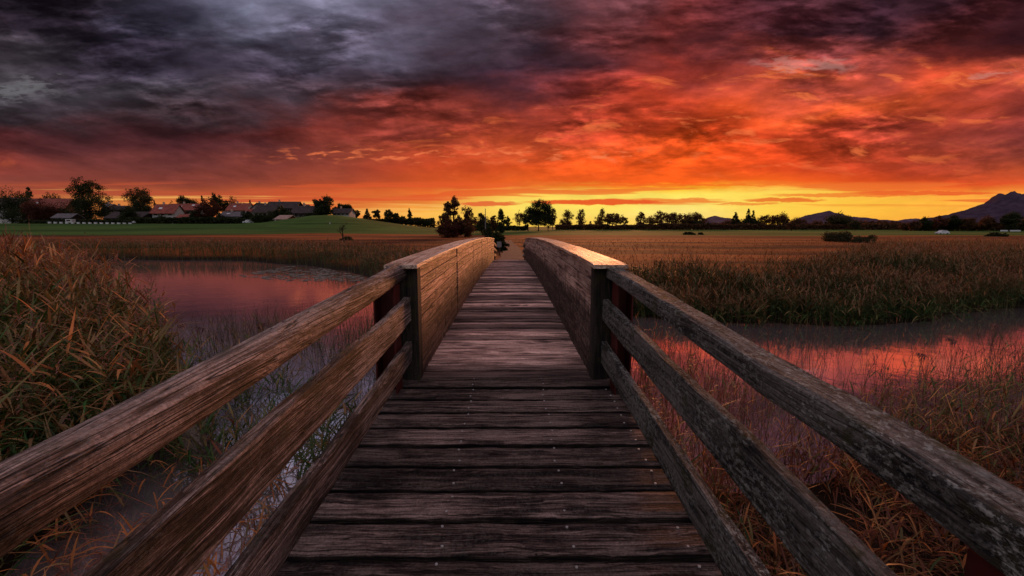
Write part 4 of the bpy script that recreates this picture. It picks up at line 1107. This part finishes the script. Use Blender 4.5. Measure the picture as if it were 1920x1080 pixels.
far = [(952, 406, 12, 'open', DKG, 'very small tree beside the thin pale tree left of the massive one', 400), (973, 394, 18, 'open', GLD, 'thin golden tree with see-through crown beside the massive one', 420),
 (1037, 392, 12, 'tall', BRN, 'narrow tree hugging the right flank of the massive tree', 500), (1055, 408, 12, 'open', BRN, 'stunted tree left of the first lone tree', 250),
 (1064, 397, 18, 'tall', BRN, 'first lone tree right of the massive one', 700), (1089, 397, 18, 'tall', BRN, 'second lone tree with a pointed crown right of the massive one', 700),
 (1107, 414, 9, 'cone', GLD, 'tiny pointed tree between the second lone tree and the next group', 250), (1122, 406, 14, 'open', GLD, 'low left end of the four tree group', 300),
 (1129, 393, 12, 'tall', GLD, 'thin tall tree in the four tree group', 450), (1143, 397, 18, 'open', BRN, 'second tree of the four tree group', 700), (1156, 397, 18, 'open', BRN, 'round crowned third tree of the four tree group', 700), (1170, 402, 14, 'open', GLD, 'last lower tree of the four tree group', 500),
 (1203, 400, 17, 'tall', BRN, 'narrow tree at the left end of the long golden row', 600), (1202, 415, 20, 'dense', DKG, 'dark bush under the narrow tree of the long row', 500),
 (1223, 403, 18, 'open', GLD, 'pale first tree of the long golden row', 600), (1240, 394, 22, 'open', BRN, 'highest tree of the long golden row', 900), (1262, 397, 22, 'open', BRN, 'domed tree right of the highest in the long row', 900),
 (1282, 399, 20, 'open', GLD, 'pale tree in the middle of the long row', 700), (1305, 397, 26, 'open', BRN, 'wide golden tree ending the long row', 1000), (1292, 404, 24, 'dense', BRN, 'thick lower crown inside the long row', 700),
 (1308, 412, 20, 'dense', DKG, 'dark bush right under the wide golden tree', 700), (1325, 415, 20, 'dense', DKG, 'rounded dark tree before the small far hill', 700), (1345, 418, 18, 'dense', BRN, 'low tree beneath the small far hill', 500), (1360, 414, 14, 'dense', BRN, 'brown low tree left of the slim conifer', 400),
 (1380, 396, 17, 'cone', DKG, 'slim conifer left of the double conifer', 800), (1376, 410, 26, 'dense', BRN, 'brown crown at the foot of the slim conifer', 700),
 (1404, 391, 14, 'cone', DKG, 'left tip of the double conifer', 700), (1413, 394, 13, 'cone', DKG, 'right tip of the double conifer', 600), (1407, 409, 28, 'dense', DKG, 'dark dense crown under the double conifer', 1200),
 (1433, 403, 20, 'open', BRN, 'airy tree right of the double conifer', 700), (1450, 404, 14, 'open', BRN, 'small airy tree beside the domed one', 450), (1466, 399, 26, 'dense', BRN, 'domed tree before the left foot of the round hill', 1400),
 (1482, 418, 14, 'dense', DKG, 'low bush right of the domed tree', 350), (1500, 409, 24, 'dense', BRN, 'spreading tree in front of the round hill', 900), (1518, 418, 14, 'dense', RED, 'small red bush in front of the round hill', 350),
 (1534, 413, 16, 'open', BRN, 'thin twiggy tree in front of the round hill', 400), (1548, 416, 10, 'cone', DKG, 'short conifer left of the large leafy tree', 400), (1554, 414, 9, 'cone', DKG, 'second short conifer touching the large leafy tree', 400),
 (1574, 401, 36, 'dense', OLV, 'large leafy tree standing before the ridge of the round hill', 2400), (1591, 417, 14, 'dense', OLV, 'bush at the right foot of the large leafy tree', 400),
 (1618, 413, 16, 'open', BRN, 'first tree of the low even row', 500), (1632, 414, 15, 'open', BRN, 'second tree of the low even row', 500), (1647, 414, 17, 'open', BRN, 'third tree of the low even row', 500), (1661, 415, 15, 'open', BRN, 'fourth tree of the low even row', 500),
 (1678, 415, 20, 'dense', BRN, 'rounded last tree of the low even row', 700), (1698, 425, 9, 'dense', BRN, 'tiny lone tree in the gap of the right treeline', 200)]
for px, yt, w, sh, c, lb, n in far: tree(px, yt, w * 1.3, 300 + (px * 37 % 23), sh, c, lb, group=G4, n=n, crown0=.12 if sh in ('dense', 'cone') else .22)
tree(1010, 374, 62, 200, 'dense', DKG, 'massive dark tree on the horizon beside the bridge end', group=G4, n=5200, crown0=.12)
tree(990, 388, 26, 198, 'dense', DKG, 'left shoulder crown leaning out of the massive dark tree', group=G4, n=1300, crown0=.1)
tree(1028, 388, 24, 203, 'open', DKG, 'right shoulder crown leaning out of the massive dark tree', group=G4, n=1300, crown0=.1)
for px, yt, w, c, lb, n in [
 (1716, 413, 22, BRN, 'left low crown of the big clump before the mountain', 900), (1735, 407, 26, DKG, 'taller dark tree at the left of the mountain foot', 1600), (1766, 404, 24, RED, 'reddish thin tree before the mountain', 700), (1790, 405, 38, DKG, 'broad black tree before the mountain', 2600), (1818, 407, 26, BRN, 'tree leaning right, beside the broad black one', 1200),
 (1856, 406, 32, BRN, 'lone rounded tree under the mountain top', 1800), (1895, 399, 32, DKG, 'wind swept tree left of the right picture edge', 1800), (1921, 409, 18, OLV, 'green tree cut by the right picture edge', 700)]:
    tree(px, yt, w, 205 + (px % 11), 'dense', c, lb, group=G4, n=n, crown0=.1)
# hedges that close the gaps
def hedge(px0, px1, ytop, Y, cols, label, n, jag=3):
    rs = np.random.RandomState(int(px0)); x0, z0 = atY(px0, Y, ytop); x1, z1 = atY(px1, Y, ytop)
    x = rs.uniform(x0, x1, n); y = Y + rs.uniform(-2.5, 2.5, n); g = height(x, y)
    hh = (z0 - g) * (.75 + .5 * fbm(x * .22, y * 0, 3, int(px0)))
    z = g + hh * rs.rand(n) ** .7
    P = np.stack([x, y, z], 1); s = Y * .0038 * (.5 + rs.rand(n))[:, None]
    a = unit(rs.randn(n, 3)); b_ = unit(np.cross(a, rs.randn(n, 3)))
    V = np.stack([P - a * s * .6, P + b_ * s * .4, P + a * s * .6, P - b_ * s * .4], 1).reshape(-1, 3)
    c = mixc(cols[0], cols[1], rs.rand(n))
    tag(np_mesh('hedge', V, np.arange(n * 4).reshape(-1, 4), M['leaf'], col=np.repeat(c, 4, 0)), label, 'hedge', 'hedges along the horizon')
hedge(655, 815, 411, 268, OLV, 'hedge running down behind the green hill', 5000)
hedge(1042, 1200, 422, 296, BRN, 'low hedge below the two lone trees and the four tree group', 4200)
hedge(1195, 1430, 420, 294, BRN, 'hedge beneath the long golden tree row', 7000)
hedge(1425, 1720, 421, 296, BRN, 'long hedge in front of the round hill', 7000)
hedge(1700, 1990, 421, 226, DKG, 'dark hedge along the foot of the mountain', 5000)
hedge(880, 990, 424, 240, DKG, 'hedge between the birch group and the massive tree', 2500)
hedge(40, 250, 413, 196, DKG, 'dark garden hedge under the huge round tree', 4500)
hedge(245, 500, 409, 200, DKG, 'garden hedge in front of the middle village', 9000)
for px, yt, w, sh, c, lb, n in [(1700, 416, 26, 'dense', BRN, 'low tree between the even row and the mountain clump', 800), (1750, 409, 22, 'open', BRN, 'airy tree between the taller dark tree and the reddish one', 700), (1776, 410, 22, 'dense', DKG, 'tree filling in left of the broad black one', 800), (1804, 411, 24, 'dense', BRN, 'tree filling in right of the broad black one', 900), (1835, 417, 22, 'open', BRN, 'thin low tree between the right leaning one and the lone rounded one', 500), (1876, 420, 16, 'dense', BRN, 'small bush tree between the two lone trees at right', 400), (1486, 412, 20, 'open', BRN, 'airy tree on the left foot of the round hill', 600), (1605, 412, 22, 'dense', OLV, 'low leafy tree right of the large leafy one', 800)]:
    tree(px, yt, w, 214 + px % 9, sh, c, lb, group=G4, n=n, crown0=.08)
G5 = 'bushes out in the meadow'
for px, yt, w, Y, c, lb, n in [(1292, 434, 20, 118, DKG, 'larger of the two round bushes in the right field', 900), (1313, 435, 12, 118, DKG, 'smaller of the two round bushes in the right field', 500),
 (1572, 429, 62, 62, OLV, 'wide dark bush in the right meadow below the large leafy tree', 2600), (1622, 441, 46, 58, OLV, 'lower bush right of the wide dark meadow bush', 1500),
 (1870, 437, 32, 96, DKG, 'low dark bush in the meadow near the right edge', 900), (915, 421, 42, 46, DKG, 'domed dark shrub behind the left parapet end', 2200), (936, 430, 42, 37, DKG, 'small round shrub beside the notice post', 2600), (650, 444, 26, 70, OLV, 'low bush at the foot of the bare sapling', 500)]:
    tree(px, yt, w, Y, 'shrub', c, lb, name='bush', cat='bush', group=G5, n=n, crown0=0, leaf=Y * .0032)
sx_, sz_ = atY(645, 62, 410)
tree(643, 408, 30, 62, 'open', BRN, 'bare black sapling standing in front of the green hill', cat='tree', bare=True)

# ------------------------------------------------------------------ hills and mountains
def mountain(pts, D, depth, label, seed, cols, rise=.12):
    """a ridge at its real distance, with slopes to both sides and gullies"""
    rs = np.random.RandomState(seed)
    pxs = np.linspace(pts[0][0], pts[-1][0], 260); ys = np.interp(pxs, [p[0] for p in pts], [p[1] for p in pts])
    X = (pxs - 960) / F * D; Zr = EYE + D * np.tan(np.arctan((540 - ys) / F) - TH)
    Zr = np.maximum(Zr + (fbm(pxs * .15, pxs * 0 + 5, 5, seed) - .5) * .0022 * D, 0)
    rows_ = np.linspace(-1, 1, 33); V = []
    for t in rows_:
        f = (1 - abs(t)) ** 1.15
        g = fbm(X / D * 30 + t * 1.5, np.full_like(X, t * 4 + 7), 5, seed + 3) - .5
        k = 1 + g * 1.1 * (abs(t) ** .5) * (1 - abs(t)) * 2
        V.append(np.stack([X * (1 + t * depth / D * .5), np.full_like(X, D + t * depth), Zr * f * k - 2], 1))
    V = np.vstack(V); nx = len(X)
    i = np.arange(32)[:, None] * nx + np.arange(nx - 1)[None]
    Q = np.stack([i, i + 1, i + nx + 1, i + nx], -1).reshape(-1, 4)
    m, T, out = mat('mountain_haze_tint')
    co = T.new('ShaderNodeTexCoord').outputs['Object']
    n = T.noise(co, .012, 6, .65)
    principled(T, out, T.mix(T.rng(n, .4, .6), cols[0], cols[1]), 1.0, 0.0)  # violet distance haze mixed into the slope colour
    o = np_mesh('hills', V, Q, m, smooth=True); tag(o, kind='structure')
mountain([(1440, 425), (1460, 420), (1481, 415), (1508, 403.5), (1541, 396), (1568, 401), (1590, 406), (1622, 408), (1638, 411), (1670, 413), (1700, 414), (1740, 417), (1800, 425)], 5200, 900, '', 3, ((.075, .045, .065), (.11, .068, .09)))
mountain([(1640, 425), (1678, 413), (1692, 410.5), (1720, 411), (1760, 414), (1800, 425)], 6800, 900, '', 5, ((.10, .06, .085), (.14, .09, .115)))
mountain([(1690, 425), (1712, 413), (1749, 405), (1780, 400), (1801, 393), (1823, 384.5), (1844, 378), (1860, 367), (1882, 363), (1896, 366.5), (1920, 363), (1960, 352), (2050, 346), (2200, 350), (2400, 380), (2600, 425)], 4600, 1300, '', 7, ((.050, .034, .052), (.080, .054, .075)))
mountain([(1290, 425), (1311, 412), (1322, 408), (1336, 404), (1348, 407), (1365, 409), (1380, 414), (1400, 425)], 6200, 700, '', 9, ((.11, .06, .075), (.15, .09, .10)))
# ------------------------------------------------------------------ village houses
M['plaster'] = simple_mat('white_plaster', (.46, .42, .40), (.60, .56, .53), 1.2, .85, .2, .05)
M['plaster_warm'] = simple_mat('warm_plaster', (.40, .27, .20), (.50, .36, .28), 1.2, .85, .2, .05)
M['timber'] = simple_mat('dark_timber', (.022, .013, .009), (.05, .03, .02), 3, .85, .2, .3, (1, 1, .1))
M['redwood'] = simple_mat('red_boards', (.20, .035, .018), (.30, .06, .03), 3, .8, .2, .3, (1, 1, .1))
def roof_mat(name, a, b):
    m, T, out = mat(name)
    co = T.new('ShaderNodeTexCoord').outputs['Object']
    n = T.noise(co, .8, 4, .6)
    w = T.new('ShaderNodeTexWave'); w.bands_direction = 'Z'; T.put(w.inputs[0], co); w.inputs['Scale'].default_value = 1.6; w.inputs['Distortion'].default_value = .3
    c = T.mix(T.rng(n, .4, .6), a, b); c = T.mix(T.m('MULTIPLY', w.outputs['Fac'], .35), c, tuple(q * .5 for q in a))
    principled(T, out, c, .75, .3, T.bump(w.outputs['Fac'], .4, .05))
    return m
M['roof_red'] = roof_mat('red_clay_tiles', (.20, .045, .028), (.32, .08, .05))
M['roof_dark'] = roof_mat('dark_slate_tiles', (.030, .018, .016), (.065, .04, .035))
M['roof_grey'] = roof_mat('grey_tiles', (.10, .085, .085), (.18, .15, .15))
M['roof_light'] = roof_mat('sunlit_sheet_roof', (.34, .20, .15), (.50, .32, .25))
def _glass(name, col, em=None):
    m, T, out = mat(name)
    p = principled(T, out, col, .12, .6)
    if em: T.put(p.inputs['Emission Color'], em[0]); p.inputs['Emission Strength'].default_value = em[1]
    return m
M['pane'] = _glass('dark_window_glass', (.015, .014, .016))
M['glint_pane'] = _glass('sky_glint_glass', (.3, .2, .1), ((1, .62, .22), .9))  # emission stands in for the sky reflected in one pane
M['white_metal'] = simple_mat('white_painted_metal', (.62, .60, .60), (.74, .72, .72), 2, .4, .5, .02)
M['rubber'] = simple_mat('black_rubber', (.01, .01, .01), (.02, .02, .02), 5, .8)
M['flower'] = simple_mat('balcony_flowers', (.35, .04, .03), (.1, .12, .03), 4, .8)
HG = 'houses of the village on the hill'
def house(px0, px1, ybase, yeave, yridge, Y, label, wall, roof, gable=False, wins=3, rows=1, depth=9, over=.7, chimney=True, glow=None, rot=0.0, balcony=False, cat='house', skylight=0, group=HG, name='house'):
    """gable False: long eaves side faces the viewer; True: the gable end does"""
    xa, z0 = atY(px0, Y, ybase); xb, z1 = atY(px1, Y, yeave); _, z2 = atY(px0, Y, yridge)
    cx = (xa + xb) / 2; W = abs(xb - xa); he = z1 - z0; hr = z2 - z0
    root = empty(name, (cx, Y, z0), rot); tag(root, label, cat, group)
    g = float(height(cx, Y)); dn = min(g - z0 - .5, -1.0)
    w2 = W / 2 - (over if not gable else over * .6); d = depth
    mb = MB()
    if gable:
        v = [(-w2, 0, dn), (w2, 0, dn), (w2, d, dn), (-w2, d, dn), (-w2, 0, he), (w2, 0, he), (w2, d, he), (-w2, d, he), (0, 0, hr - .25), (0, d, hr - .25)]
        mb.add(v, [(0, 1, 5, 8, 4), (3, 7, 9, 6, 2), (0, 4, 7, 3), (1, 2, 6, 5), (4, 8, 9, 7), (5, 6, 9, 8)])
    else:
        v = [(-w2, 0, dn), (w2, 0, dn), (w2, d, dn), (-w2, d, dn), (-w2, 0, he), (w2, 0, he), (w2, d, he), (-w2, d, he), (-w2, d / 2, hr - .25), (w2, d / 2, hr - .25)]
        mb.add(v, [(0, 1, 5, 4), (2, 3, 7, 6), (0, 4, 8, 7, 3), (1, 2, 6, 9, 5), (4, 5, 9, 8), (7, 8, 9, 6)])
    mb.build('wall', M[wall], root)
    mb = MB(); t = .28; o = .9
    if gable:
        sl = (hr - he) / w2; e = over
        for s in (-1, 1):
            a = [(0, -o, hr), (0, d + o, hr), (s * (w2 + e), d + o, he - sl * e), (s * (w2 + e), -o, he - sl * e)]
            mb.add(a + [(p[0], p[1], p[2] - t) for p in a], [(0, 1, 2, 3), (7, 6, 5, 4), (0, 3, 7, 4), (1, 0, 4, 5), (2, 1, 5, 6), (3, 2, 6, 7)])
    else:
        sl = (hr - he) / (d / 2)
        for s in (-1, 1):
            yy = d / 2 + s * (d / 2 + o)
            a = [(-w2 - over, d / 2, hr), (w2 + over, d / 2, hr), (w2 + over, yy, he - sl * o), (-w2 - over, yy, he - sl * o)]
            mb.add(a + [(p[0], p[1], p[2] - t) for p in a], [(0, 1, 2, 3), (7, 6, 5, 4), (0, 3, 7, 4), (1, 0, 4, 5), (2, 1, 5, 6), (3, 2, 6, 7)])
    ro = mb.build('roof', M[roof], root)
    if chimney:
        mb = MB(); mb.box(-w2 * .35 - .35, -w2 * .35 + .35, d * .5 - .4, d * .5 + .4, (hr if not gable else hr - sl * w2 * .35) - .4, hr + 1.0)
        mb.build('chimney', M['plaster_warm'], ro)
    for k in range(skylight):
        f = .35 + .25 * k; mb = MB(); x = -w2 + 2 * w2 * (.3 + .35 * k)
        if not gable:
            za = he + (hr - he) * f; ya = d / 2 * f
            mb.add([(x - .7, ya, za + .06), (x + .7, ya, za + .06), (x + .7, ya + .9, za + .06 + .9 * sl), (x - .7, ya + .9, za + .06 + .9 * sl)], [(0, 1, 2, 3)])
            mb.build('skylight', M['white_metal'], ro)
    if balcony:
        mb = MB(); zb = he * .52
        mb.box(-w2, w2, -1.2, -.02, zb - .12, zb); mb.box(-w2, w2, -1.2, -1.12, zb, zb + .9)
        mb.build('balcony', M['timber'], root)
    n = 0
    for r in range(rows):
        zc = he * (r + .5) / rows if rows > 1 else he * .5
        wh = min(1.3, he / rows * .5); ww = min(1.2, 2 * w2 / max(wins, 1) * .45)
        for k in range(wins):
            x = -w2 + 2 * w2 * (k + .5) / wins
            mb = MB(); mb.box(x - ww / 2 - .08, x + ww / 2 + .08, -.05, .06, zc - wh / 2 - .08, zc + wh / 2 + .08)
            fr = mb.build('window', M['timber'] if wall.startswith('plas') else M['plaster'], root)
            mb = MB(); mb.box(x - ww / 2, x + ww / 2, -.08, -.052, zc - wh / 2, zc + wh / 2)
            mb.build('pane', M['glint_pane'] if glow is not None and n == glow else M['pane'], fr); n += 1
    return root
house(-14, 39, 393, 380, 369, 240, 'pale low house at the far left edge under the broad tree', 'plaster', 'roof_dark', wins=6)
house(38, 124, 404, 387, 371, 236, 'long dark barn with a wide brown roof left of the huge round tree', 'timber', 'roof_red', wins=5, chimney=False, skylight=1, cat='barn')
house(98, 136, 412, 406, 400, 200, 'low open shed with a pale roof edge below the long barn', 'timber', 'roof_grey', wins=3, chimney=False, depth=5, cat='shed', name='shed')
house(190, 206, 394, 386, 382, 236, 'tiny house with a pale grey roof right of the huge round tree', 'timber', 'roof_grey', wins=2, depth=6)
house(203, 233, 399, 392, 385, 232, 'small house with a peach coloured wall in two parts and dark roof', 'plaster_warm', 'roof_dark', wins=3, depth=7)
house(196, 266, 420, 407, 396, 208, 'big low barn with a plain dark brown roof near the meadow', 'timber', 'roof_dark', wins=3, chimney=False, cat='barn', depth=12)
house(285, 326, 414, 397, 382, 214, 'red roofed house with a pale end wall and skylight', 'plaster', 'roof_red', wins=3, rows=2, skylight=1, rot=.12)
house(313, 380, 404, 392, 381, 236, 'long red roofed farmhouse with a white balcony wall', 'plaster', 'roof_red', wins=6, rows=1, skylight=2, balcony=True)
house(331, 360, 419, 407, 401, 208, 'small shed with a bright red roof in front of the long farmhouse', 'timber', 'roof_red', wins=2, chimney=False, depth=6, cat='shed', name='shed')
house(409, 456, 418, 404, 396, 212, 'white walled house with a row of dark windows and a grey roof', 'plaster', 'roof_grey', wins=5, rows=1, skylight=1)
house(424, 464, 402, 392, 380, 250, 'reddish roofed house standing above the white walled one', 'plaster', 'roof_red', wins=4, skylight=1)
house(468, 500, 402, 392, 380, 238, 'dark roofed house facing its gable left of the wide white house', 'plaster', 'roof_dark', gable=True, wins=3)
house(474, 520, 410, 396, 383, 222, 'wide white house with a black roof and two gables in the middle village', 'plaster', 'roof_dark', wins=5, rows=1)
house(497, 557, 400, 388, 377, 244, 'largest dark roofed house on the skyline with one window glowing like a sky reflection', 'timber', 'roof_dark', wins=6, glow=5)
house(545, 603, 411, 397, 385, 220, 'long low house with big panes and a slate roof near the hilltop trees', 'timber', 'roof_dark', wins=7, rows=1, glow=None)
house(446, 486, 424, 415, 409, 199, 'open barn with a pale sheet roof at the village foot', 'timber', 'roof_light', wins=2, chimney=False, depth=7, cat='barn', name='barn')
house(513, 543, 416, 409, 403, 200, 'small red board barn with a light roof by the hill track', 'redwood', 'roof_light', wins=1, chimney=False, depth=6, cat='barn', name='barn', rot=-.25)
house(621, 657, 404, 398, 390, 226, 'white gabled cottage on top of the green hill', 'plaster', 'roof_dark', wins=4)

for a_, b_, yb, ye, yr, Y, lb, wl, rf in [(268, 284, 405, 396, 390, 229, 'tiny white house peeping out left of the red roofed house', 'plaster', 'roof_red'), (438, 452, 396, 389, 384, 262, 'small pale house behind the reddish roofs of the middle village', 'plaster', 'roof_dark'),
  (457, 470, 405, 397, 391, 234, 'narrow white house squeezed left of the dark gable', 'plaster', 'roof_red'), (560, 576, 396, 389, 383, 256, 'small white house behind the long low slate roof', 'plaster', 'roof_dark'), (236, 251, 403, 395, 389, 224, 'small cream house right of the peach walled one', 'plaster_warm', 'roof_red'), (132, 146, 398, 390, 385, 246, 'little white house between the long barn and the huge round tree', 'plaster', 'roof_dark')]:
    house(a_, b_, yb, ye, yr, Y, lb, wl, rf, wins=3, depth=6)
def car(px, Y, ybase, L, label, paint, rot=0.0):
    x, z = atY(px, Y, ybase); z = float(height(x, Y))
    root = empty('parked_car', (x, Y, z), rot); tag(root, label, 'car')
    prof = [(-.5, .18), (-.5, .48), (-.44, .56), (-.30, .60), (-.18, .96), (.0, 1.0), (.26, .97), (.42, .62), (.5, .56), (.5, .18)]
    H = L * .36; W = L * .38
    vs = []
    for s in (-1, 1):
        for (a, b) in prof: vs.append((a * L, s * W / 2 * (.82 if b > .9 else 1), b * H))
    n = len(prof)
    fs = [tuple(range(n)), tuple(reversed(range(n, 2 * n)))] + [(i, (i + 1) % n, n + (i + 1) % n, n + i)[::-1] for i in range(n)]
    mb = MB(); mb.add(vs, fs); mb.build('body', paint, root, bevel=.03)
    for s in (-1, 1):
        mb = MB(); y = s * (W / 2 * .93 + .02)
        mb.add([(-.25 * L, y, .62 * H), (-.16 * L, y * .93, .90 * H), (.24 * L, y * .93, .90 * H), (.36 * L, y, .62 * H)], [(0, 1, 2, 3)])
        mb.build('side_window', M['pane'], root)
        for a in (-.30, .30):
            mb = MB(); mb.tube([(a * L, s * (W / 2 - .12), .17 * H), (a * L, s * (W / 2 + .02), .17 * H)], .17 * H, 14)
            mb.build('wheel', M['rubber'], root)
car(1766, 118, 441, 2.9, 'white car parked on the green strip before the mountain', M['white_metal'])
car(466, 196, 423, 4.2, 'white car parked by the open barn at the village foot', M['white_metal'], .4)
car(243, 196, 420, 4.0, 'pale car beside the garden hedge below the airy spreading tree', M['white_metal'], .2)

def thing_boxes(name, label, cat, px, Y, ybase, parts, group=None):
    x, _ = atY(px, Y, ybase); z = float(height(x, Y))
    root = empty(name, (x, Y, z)); tag(root, label, cat, group)
    for pn, mt, boxes in parts:
        mb = MB()
        for bx in boxes: mb.box(*bx)
        mb.build(pn, mt, root, bevel=.01)
    return root
# white wall of the yard on the right
for k, (a, b) in enumerate([(1874, 1889), (1892, 1913)]):
    x0, z0 = atY(a, 168, 441); x1, z1 = atY(b, 168, 436)
    thing_boxes('yard_fence', ['short white fence before the wind swept tree', 'longer white fence nearest the right edge'][k], 'fence', (a + b) / 2, 168, 440,
                [('board', M['white_metal'], [(-(x1 - x0) / 2, (x1 - x0) / 2, -.04, .04, .25, .75)])] + [('fence_post', M['timber'], [(-(x1 - x0) / 2 + q * (x1 - x0) - .06, -(x1 - x0) / 2 + q * (x1 - x0) + .06, .05, .15, -.1, .85)]) for q in (0, .5, 1)])
# low white posts in front of the garden hedge
for k in range(15):
    px = 93 + k * 10.8
    x, z = atY(px, 186, 418.0 + k * .12); zz = float(height(x, 186))
    mb = MB(); mb.box(-.45, .45, -.3, .3, 0, .55); mb.box(-.5, .5, -.36, .36, .56, .66)
    o = mb.build('white_trough', M['white_metal'], bevel=.03); o.location = (x, 186, z - .2)
    tag(o, 'low white trough in the long row before the garden hedge', 'trough', 'row of low white troughs along the garden hedge')
thing_boxes('caravan', 'small pinkish caravan parked before the low open shed', 'caravan', 132, 190, 413, [('body', M['plaster'], [(-1.3, 1.3, -.9, .9, .5, 1.9)]), ('window', M['pane'], [(-.8, .8, -.93, -.90, 1.1, 1.6)]), ('wheel', M['rubber'], [(-.25, .25, -.92, -.72, .1, .6)])])
# slim pole and notice posts at the bridge end
def pole(px, Y, ytop, label, r, mt, name='pole', cat='pole'):
    x, z = atY(px, Y, ytop); zb = float(height(x, Y))
    mb = MB(); mb.tube([(0, 0, -.2), (0, 0, (z - zb) * .5), (0, 0, z - zb)], [r, r * .85, r * .6], 8); mb.tube([(0, 0, z - zb), (0, 0, z - zb + .06)], [r * 1.3, r * .3], 8)
    o = mb.build(name, mt); o.location = (x, Y, zb); tag(o, label, cat); return o
M['grey_metal'] = simple_mat('grey_metal', (.14, .12, .12), (.22, .19, .18), 5, .5, .4, .05)
pole(910, 60, 392, 'tall thin metal pole rising behind the domed shrub', .07, M['grey_metal'])
pole(618.5, 150, 417, 'small white marker post standing alone on the green hill', .12, M['white_metal'], 'marker_post', 'post')
x, z = atY(936, 31, 462); zg = float(height(x, 31))
root = empty('notice_sign', (x, 31, zg)); tag(root, 'small white notice on a post beyond the left parapet end', 'sign')
zz = atY(936, 31, 452)[1] - zg
mb = MB(); mb.box(-.04, .04, 0, .08, -.3, zz); mb.build('post', M['timber'], root)
mb = MB(); mb.box(-.16, .16, -.025, -.002, zz - .42, zz - .04); mb.build('sign_plate', M['grey_metal'], root, bevel=.004)
# gravel path beyond the bridge
vs = []; fs = []
for k in range(26):
    yy = 26 + k * 1.6; xc = -.09 - .02 * k + .25 * math.sin(k * .2); w = .75 + .08 * math.sin(k * 2.1)
    for s in (-1, 1): vs.append((xc + s * w, yy, float(height(xc, yy)) + .03 + (max(0, zd(26.2) - float(height(xc, yy)) - .06) * max(0, 1 - k / 5))))
for k in range(25): fs.append((2 * k, 2 * k + 1, 2 * k + 3, 2 * k + 2))
mb = MB(); mb.add(vs, fs)
tag(mb.build('path', simple_mat('gravel_path', (.10, .06, .045), (.18, .11, .08), 3, .95, .1, .5)), kind='structure')
# abutment at the far bank
mb = MB(); mb.box(-1.1, 1.0, 25.6, 26.4, -.6, zd(26) - .06)
mb.build('abutment', simple_mat('concrete', (.10, .09, .08), (.17, .15, .14), 5, .9), bridge)

# ------------------------------------------------------------------ haze
mb = MB(); mb.box(-9000, 9000, -300, 9500, -3, 760)
m, T, out = mat('haze_air')
pv = T.new('ShaderNodeVolumePrincipled'); pv.inputs['Color'].default_value = (.80, .66, .78, 1)
pv.inputs['Density'].default_value = HAZE; pv.inputs['Anisotropy'].default_value = .3
T.l.new(pv.outputs[0], out.inputs['Volume'])
if HAZE > 0: tag(mb.build('haze', m), 'thin evening haze over the meadows', 'haze', kind='stuff')
